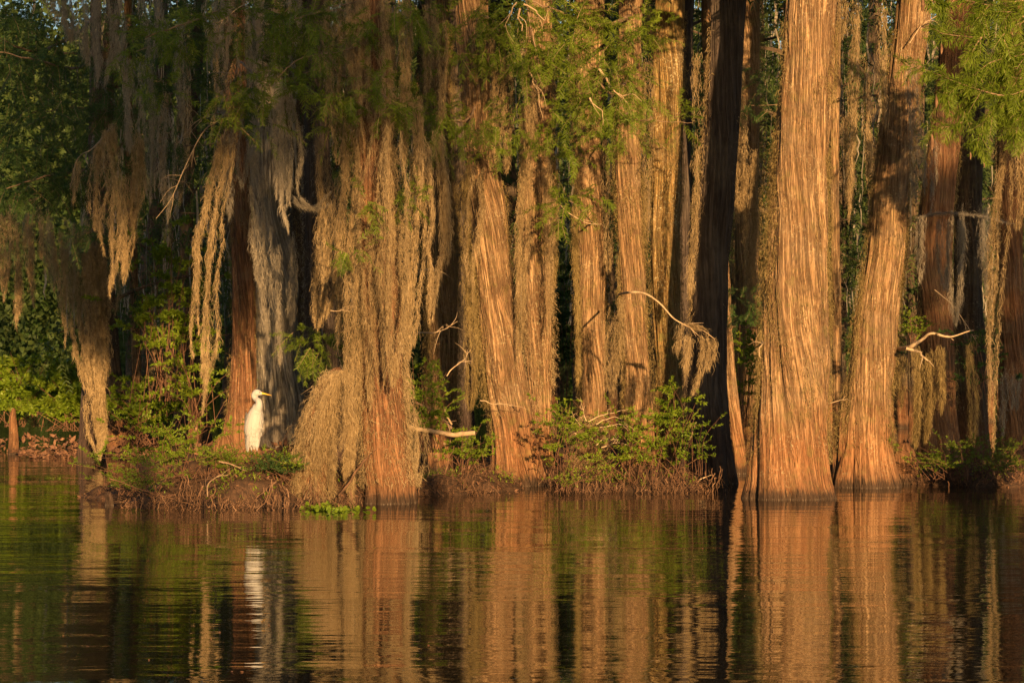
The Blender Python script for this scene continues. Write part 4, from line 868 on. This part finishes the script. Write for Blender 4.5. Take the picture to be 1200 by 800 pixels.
shrub('sparse twiggy shrub in front of the mossy stump', 668, 576, 32.2, 12, 36, 110, .035, 10, mat='leaf', ratio=.32)
shrub('dense green bush at the foot of the row, with slender leaves', 745, 566, 33.0, 26, 84, 120, .052, 22, mat='leaf', ratio=.24)
shrub('bright sprigs leaning over the foot of the dark shaded trunk', 800, 566, 32.6, 14, 84, 100, .045, 15, mat='leaf', ratio=.32, upw=.95)
shrub('upright sprig above the bush against the golden trunk', 786, 520, 33.4, 14, 66, 50, .05, 24, mat='leaf', ratio=.34)
shrub('drooping shrub at the base of the slim trunk', 700, 545, 34.8, 12, 70, 70, .05, 18, mat='leaf', ratio=.3)
shrub('low green shore plants right of the split foot trunk', 1112, 562, 34.4, 26, 50, 130, .04, 18, mat='leaf', ratio=.22)
shrub('dark shore plants under the tapering moss tail', 1172, 564, 33.8, 30, 50, 130, .04, 20, mat='needle', ratio=.22)
shrub('shaded green shrub halfway up between trunks on the right', 1150, 470, 38, 14, 90, 60, .06, 22, mat='needle_dark')
shrub('tiny green tuft between the two lit feet', 1068, 400, 35.4, 8, 34, 24, .04, 20, mat='needle')
shrub('green undergrowth seen through the gap by the slim orange tree', 874, 500, 41, 16, 120, 46, .07, 20, mat='leaf')
shrub('shaded greenery in the gap between the close pair and slim trunk', 658, 470, 40, 22, 160, 40, .08, 24, mat='needle_dark')

shrub('thin lime sprig leaning out of the bush over the dark trunk', 822, 556, 32.2, 6, 64, 40, .045, 16, mat='leaf', ratio=.26)
shrub('lime sprig standing above the stump shrub', 652, 512, 33.0, 6, 44, 40, .045, 16, mat='leaf', ratio=.26)
shrub('small lit plant on the bank crest near the mound', 345, 556, 29.7, 10, 26, 36, .035, 16, mat='leaf', ratio=.26)
# water plants
for (px, py, lab) in [(379, 597, 'floating bright green leaves off the bank, below the moss mound'), (400, 599, 'smaller patch of floating leaves beside the larger bright one')]:
    D = DW(py); c = P(px, py, D); gl = Geo(); n = 110 if px < 390 else 60
    p0 = c+rng.normal(0, 1, (n, 3))*np.array([.13, .28, 0])+np.array([0, 0, .012]); d = rng.normal(0, 1, (n, 3)); d[:, 2] = np.abs(d[:, 2])*.6+.1
    leaves(gl, p0, d, rng.uniform(.05, .085, n), .7); 
    tag(gl.build('water_plant', M['leaf'], origin=c*np.array([1, 1, 0])), lab, 'water plant')

# flecks afloat
g = Geo(); n = 260; D = CAMZ*F/rng.uniform(150, 372, n)**1.0; px = rng.uniform(-20, 1220, n)+20*rng.normal(0, 1, n); cl = vnoise(px*.006, D*.5, 91); k = cl > .42; D = D[k]; px = px[k]; n = len(D)
a = rng.uniform(0, 2*PI, n); d = np.stack([np.cos(a), np.sin(a), 0*a], -1); p0 = np.stack([(px-600)/F*D, D, np.full(n, .004)], -1)
leaves(g, p0, d, rng.uniform(.01, .026, n), .35); tag(g.build('floating_litter', M['debris']), kind='stuff')
# ================================================================== BANK LITTER
g = Geo(); gs2 = Geo()
def on_bank(n, x0, x1, y0, y1, zmin=-.04):
    x = rng.uniform(x0, x1, n); y = rng.uniform(y0, y1, n); z = bank_z(x, y); k = z > zmin
    return np.stack([x[k], y[k], z[k]], -1)
p = on_bank(90000, -6, 9, 28, 37)
n = len(p); K = 6; d = rng.normal(0, 1, (n, 3)); d[:, 2] = d[:, 2]*.5-.15; d[:, 1] -= .15; d = unit(d)
l = rng.uniform(.08, .42, n)*(1+.9*(rng.random(n) < .12)); cr = np.cumsum(rng.normal(0, .2, (n, K, 3)), 1)*(l/K)[:, None, None]
pts = p[:, None]+np.array([0, 0, .03])+rng.normal(0, .045, (n, 1, 3))+d[:, None]*(l[:, None, None]*np.linspace(0, 1, K)[None, :, None])+cr
g.ribbons(pts, (.003+.006*rng.random(n)**2+.012*(rng.random(n) < .05))[:, None]*np.linspace(1, .4, K)[None])
tag(g.build('roots_tangle', M['root']), kind='stuff')
g = Geo(); p = on_bank(26000, -20, 18, 37, 52); n = len(p); d = rng.normal(0, 1, (n, 3)); leaves(g, p+np.array([0, 0, .03]), d, rng.uniform(.06, .2, n), .4)
p = on_bank(12000, -6, 9, 28, 37); n = len(p); d = rng.normal(0, 1, (n, 3)); leaves(g, p+np.array([0, 0, .03]), d, rng.uniform(.03, .09, n), .4)
tag(g.build('leaf_litter', M['debris']), kind='stuff')
g = Geo(); p = on_bank(16000, -6, 9, 28.4, 37, .06); cl = vnoise(p[:, 0]*2.2, p[:, 1]*2.2, 44)+.25*vnoise(p[:, 0]*7, p[:, 1]*7, 45); p = p[cl > .62]
p = np.repeat(p, 5, 0)+rng.normal(0, .03, (len(p)*5, 3)); n = len(p); d = rng.normal(0, .7, (n, 3)); d[:, 2] = np.abs(d[:, 2])+.3; leaves(g, p+np.array([0, 0, .05]), d, rng.uniform(.025, .06, n), .3)
tag(g.build('ground_cover', M['leaf']), kind='stuff')
# roots dropping from the undercut bank edge into the water
g = Geo()
for (x0, x1, D) in [(150, 420, 28.75), (478, 580, 31.9), (640, 730, 32.5), (740, 850, 32.4), (1062, 1130, 34.9), (1120, 1200, 34.3)]:
    n = int((x1-x0)*1.5); px = rng.uniform(x0, x1, n)+rng.normal(0, 9, n); dd = D+rng.uniform(-.15, .5, n); z0 = rng.uniform(.03, .34, n)*(.25+1.1*vnoise(px*.06, px*0, 31))
    p0 = np.stack([(px-600)/F*dd, dd, z0], -1); K = 7; l = z0+rng.uniform(-.1, .1, n)
    k = np.linspace(0, 1, K); pts = p0[:, None]+(np.array([0, -.12, -1.])+rng.normal(0, .45, (n, 1, 3))*np.array([1, 1, .2]))*(l[:, None, None]*k[None, :, None])+np.cumsum(rng.normal(0, .018, (n, K, 3)), 1)
    g.ribbons(pts, rng.uniform(.006, .018, n)[:, None]*np.linspace(1, .5, K)[None])
tag(g.build('hanging_roots', M['root']), kind='stuff')
# bleached bits of bark at the far left waterline
g = Geo(); n = 500; px = rng.uniform(20, 200, n); D = 44.5+rng.uniform(0, 4, n); p0 = np.stack([(px-600)/F*D, D, rng.uniform(0, .12, n)], -1)
leaves(g, p0, rng.normal(0, 1, (n, 3))*np.array([1, 1, .2]), rng.uniform(.06, .2, n), .35); tag(g.build('bark_litter', M['debris']), kind='stuff')

# ================================================================== EGRET
def simple_mat(name, col, rough=.6, sss=0, spec=.3, bumps=0):
    m, nt, out = new_mat(name); N = NT(nt)
    b = N.n('ShaderNodeBsdfPrincipled'); b.inputs['Roughness'].default_value = rough; b.inputs['Specular IOR Level'].default_value = spec
    pos = N.n('ShaderNodeNewGeometry').outputs['Position']; f = N.noise(pos, 40, 3)
    N.l(N.mix(f, tuple(c*.88 for c in col), tuple(min(1, c*1.08) for c in col)), b.inputs['Base Color'])
    if bumps:
        q = N.n('ShaderNodeMapping'); q.inputs['Scale'].default_value = (90, 90, 22); N.l(pos, q.inputs['Vector'])
        bp = N.n('ShaderNodeBump'); bp.inputs['Strength'].default_value = bumps; bp.inputs['Distance'].default_value = .01; N.l(N.noise(q.outputs['Vector'], 1, 3), bp.inputs['Height']); N.l(bp.outputs[0], b.inputs['Normal'])
    N.l(b.outputs[0], out.inputs[0]); return m
M['plumage'] = simple_mat('white_plumage', (.34, .335, .325), .75, bumps=.7); M['bill'] = simple_mat('yellow_bill', (.75, .42, .06), .4); M['dark'] = simple_mat('black_legs', (.03, .028, .026), .5)
ED = 30.45
eroot = empty('egret', P(297, 541, ED), 'white great egret standing upright on the bank, looking towards its left side of the trees, yellow bill level', 'bird')
eroot['label'] = 'white egret standing upright on the green bank with its yellow bill held level'
def E(px, py, dy=0.): 
    p = P(px, py, ED); p[1] += dy; return p
K_ = ED/F
def blob_mesh(chains, voxel=.007):
    g = Geo()
    for ch in chains:
        pts = np.array([[*E(c[0], c[1], c[3] if len(c) > 3 else 0), c[2]*K_] for c in ch]); n = 8*len(pts); q = catmull(pts, n)
        q[:, 3] = np.maximum(q[:, 3], .004)
        # closed ellipsoid-ended tube
        g.tube(q[:, :3], q[:, 3], 16)
        for e in (0, -1):
            c = q[e, :3]; r = q[e, 3]; u = np.linspace(-PI/2, PI/2, 9)[1:-1]; tt = np.arange(14)*2*PI/14
            ringv = c+np.stack([np.cos(u)[:, None]*np.cos(tt), np.cos(u)[:, None]*np.sin(tt), np.broadcast_to(np.sin(u)[:, None], (7, 14))], -1)*r
            i = (np.arange(6)*14)[:, None]; j = np.arange(14)[None]; g.quads(ringv, np.stack([i+j, i+(j+1) % 14, i+14+(j+1) % 14, i+14+j], -1))
            g.tris(np.vstack([ringv[0], c-np.array([0, 0, r])]), np.stack([(np.arange(14)+1) % 14, np.arange(14), np.full(14, 14)], -1))
            g.tris(np.vstack([ringv[-1], c+np.array([0, 0, r])]), np.stack([np.arange(14), (np.arange(14)+1) % 14, np.full(14, 14)], -1))
    o = g.build('body', M['plumage'], eroot, smooth=True)
    rm = o.modifiers.new('r', 'REMESH'); rm.mode = 'VOXEL'; rm.voxel_size = voxel; rm.use_smooth_shade = True
    sm = o.modifiers.new('s', 'SMOOTH'); sm.factor = .5; sm.iterations = 4
    return o
body = blob_mesh([[(294, 521, 3.5, .04), (294.8, 512, 8.2, .02), (296.6, 502, 10.6), (298.4, 492, 10.6), (300, 484, 8.8), (301.5, 478, 6.0, -.02)],
                  [(301.5, 482, 5.5, -.02), (303.8, 475, 4.6, -.05), (303.4, 470, 3.7, -.04), (299.6, 467, 3.2, 0), (297.6, 463.4, 3.3, .0), (300.5, 460.3, 4.3), (303.5, 460.3, 3.6), (306.2, 460.9, 2.1, -.01)],
                  [(294, 512, 4.5, .01), (294.3, 521, 3.2, .01), (294.5, 526, 1.2, .01), (294.8, 531, .75, .01), (295, 541.5, .6, .0)],
                  [(301, 512, 4.6, -.03), (301.2, 522, 3.2, -.03), (301.4, 526, 1.2, -.03), (301.8, 531, .75, -.03), (302, 541.5, .6, -.03)],
                  [(297.5, 508, 7, -.01), (297.8, 516, 5.2, -.02), (298, 523, 2.8, -.02), (298, 526, 1.2, -.02)]], .006)
# legs read dark: second material below the thighs, on the same continuous body
mm = M['plumage']
m, nt, out = new_mat('egret_skin'); N = NT(nt); pos = N.n('ShaderNodeNewGeometry').outputs['Position']; sp = N.n('ShaderNodeSeparateXYZ'); N.l(pos, sp.inputs[0])
zl = float(P(0, 527.5, ED)[2]); f = N.maprange(sp.outputs['Z'], zl-.01, zl+.012)
b = N.n('ShaderNodeBsdfPrincipled'); N.l(N.mix(f, (.04, .038, .035), (.34, .335, .325)), b.inputs['Base Color']); b.inputs['Roughness'].default_value = .7
q = N.n('ShaderNodeMapping'); q.inputs['Scale'].default_value = (90, 90, 22); N.l(pos, q.inputs['Vector'])
bp = N.n('ShaderNodeBump'); bp.inputs['Strength'].default_value = .6; bp.inputs['Distance'].default_value = .01; N.l(N.noise(q.outputs['Vector'], 1, 3), bp.inputs['Height']); N.l(bp.outputs[0], b.inputs['Normal'])
N.l(b.outputs[0], out.inputs[0]); body.data.materials[0] = m
# bill: upper and lower mandible
g = Geo(); q = catmull([E(305.4, 460.4, -.01), E(311, 461.3, -.03), E(319, 463.2, -.05)], 12); g.tube(q, np.linspace(1.55, .15, 12)*K_, 8); g.build('bill', M['bill'], eroot, smooth=True)
# eyes
for dy in (-.034, .034):
    g = Geo(); c = E(304.6, 459.6, dy); u = np.linspace(-PI/2, PI/2, 7); tt = np.arange(10)*2*PI/10
    V = c+np.stack([np.cos(u)[:, None]*np.cos(tt), np.cos(u)[:, None]*np.sin(tt), np.broadcast_to(np.sin(u)[:, None], (7, 10))], -1)*.0075
    i = (np.arange(6)*10)[:, None]; j = np.arange(10)[None]; g.quads(V, np.stack([i+j, i+(j+1) % 10, i+10+(j+1) % 10, i+10+j], -1)); g.build('eye', M['dark'], eroot, smooth=True)
# folded wings: overlapping long feathers over the flanks
def wing(sx, x0):
    g = Geo(); n = 60
    for i in range(n):
        f = i/(n-1); r = rng
        py = 483+f*22+r.normal(0, 1); ang = r.uniform(-.3, 1.25); rx = 9.6*math.cos(math.radians(0)); 
        bx = 298.5-(py-480)*.08
        a = math.pi*(1.0 if sx < 0 else 0.0)+sx*ang*(-1 if sx < 0 else 1)
        # position on the body cylinder
        x = bx+math.cos(ang)*sx*9.8; y = -math.sin(ang)*9.0*K_
        L = 17+16*f*(1 if sx < 0 else .75)
        x2 = bx-2.0+math.cos(ang*.8)*sx*(9.2-3.8*f); y2 = y*.6
        p = catmull([E(x, py, y), E((x+x2)/2+sx*.6, py+L*.5, (y+y2)/2-.006), E(x2, min(py+L, 530 if sx < 0 else 520), y2)], 7)
        nn = np.array([math.cos(ang)*sx, -math.sin(ang), 0]); side = np.cross([0, 0, 1.], nn)+nn*.15
        g.ribbons(p[None], (np.array([.6, 1, 1.1, 1.1, 1, .8, .15])*3.4*K_)[None], unit(side)[None])
    g.build('wing', M['plumage'], eroot)
wing(-1, 0); wing(1, 0)
g = Geo(); n = 420
cz = rng.uniform(482, 518, n); an = rng.uniform(-PI, 0, n)
rx = np.interp(cz, [476, 484, 492, 502, 512, 521, 530], [5.2, 8, 9.7, 9.5, 7.4, 4.6, 2]); bx = np.interp(cz, [476, 500, 530], [301.5, 297.8, 295.5])
p0 = np.stack([E(bx[i]+rx[i]*math.cos(an[i])*1.0, cz[i], math.sin(an[i])*rx[i]*K_) for i in range(n)])
nn = np.stack([np.cos(an), np.sin(an), 0*an], -1); l = rng.uniform(.04, .09, n)
k = np.linspace(0, 1, 4)[None, :, None]; d = unit(np.array([-.10, 0, -1.])+nn*.05+rng.normal(0, .09, (n, 3)))
pts = p0[:, None]-nn[:, None]*.004+d[:, None]*l[:, None, None]*k; pts[:, 1:] += nn[:, None]*np.array([.006, .007, .010])[None, :, None]
side = unit(np.cross([0, 0, 1.], nn)+nn*rng.normal(0, .35, (n, 1))); g.ribbons(pts, np.array([.5, 1, .8, .1])[None]*rng.uniform(.012, .024, (n, 1)), side)
g.build('feathers', M['plumage'], eroot)
# toes
g = Geo()
for (x, dy) in ((295, 0.), (302, -.03)):
    for a in (-.6, 0, .6, 3.1):
        c = E(x, 541, dy); g.tube([c, c+np.array([math.sin(a+.6)*.05, -math.cos(a+.6)*.05, .004]), c+np.array([math.sin(a+.6)*.09, -math.cos(a+.6)*.09, -.008])], [.006, .005, .003], 6)
g.build('feet', M['dark'], eroot)

# ================================================================== AIR
HAZE = 0.0
if HAZE:
    g = Geo(); a = np.array([-120, -35, -1.5]); b_ = np.array([120, 165, 27.])
    V = np.array([[x, y, z] for z in (a[2], b_[2]) for y in (a[1], b_[1]) for x in (a[0], b_[0])])
    g.quads(V, [[0, 2, 3, 1], [4, 5, 7, 6], [0, 1, 5, 4], [2, 6, 7, 3], [0, 4, 6, 2], [1, 3, 7, 5]])
    m, nt, out = new_mat('haze_air'); N = NT(nt); v = N.n('ShaderNodeVolumePrincipled'); v.inputs['Color'].default_value = (.62, .74, .86, 1); v.inputs['Density'].default_value = HAZE; v.inputs['Anisotropy'].default_value = 0.
    N.l(v.outputs[0], out.inputs['Volume']); tag(g.build('haze', m), kind='stuff')

# ================================================================== LIGHT, CAMERA
w = bpy.data.worlds.new('World'); S.world = w; w.use_nodes = True; nt = w.node_tree; nt.nodes.clear()
o = nt.nodes.new('ShaderNodeOutputWorld'); bg = nt.nodes.new('ShaderNodeBackground'); sk = nt.nodes.new('ShaderNodeTexSky')
sk.sky_type = 'NISHITA'; sk.sun_disc = False; sk.sun_elevation = EL; sk.sun_rotation = math.radians(180)+AZ
sk.air_density = 1.0; sk.dust_density = 1.0; sk.ozone_density = 1.5
bg.inputs['Strength'].default_value = .055; nt.links.new(sk.outputs[0], bg.inputs[0]); nt.links.new(bg.outputs[0], o.inputs[0])
ld = bpy.data.lights.new('sun', 'SUN'); ld.energy = 5.0; ld.angle = math.radians(.5); ld.color = (1.0, .60, .26)
so = bpy.data.objects.new('sun', ld); COL.objects.link(so); so.location = (-20, -40, 20)
dv = Vector((math.sin(AZ)*math.cos(EL), math.cos(AZ)*math.cos(EL), -math.sin(EL))); so.rotation_euler = dv.to_track_quat('-Z', 'Y').to_euler()
cd = bpy.data.cameras.new('camera'); cam = bpy.data.objects.new('camera', cd); COL.objects.link(cam); S.camera = cam
cam.location = (0, 0, CAMZ); cam.rotation_euler = (math.radians(90), 0, 0); cd.sensor_width = 36; cd.lens = 36*F/1200; cd.shift_y = (HY-400)/1200
cd.clip_start = .1; cd.clip_end = 2000
vs = S.view_settings; vs.view_transform = 'Standard'; vs.look = 'None'; vs.gamma = 1; vs.exposure = 1.3; vs.use_curve_mapping = False
S.render.film_transparent = False
S.cycles.use_denoising = True
try: S.cycles.denoising_prefilter = 'NONE'
except Exception: pass
S.cycles.max_bounces = 6; S.cycles.diffuse_bounces = 3; S.cycles.glossy_bounces = 3; S.cycles.transmission_bounces = 4; S.cycles.volume_bounces = 0; S.cycles.transparent_max_bounces = 8
S.cycles.caustics_reflective = False
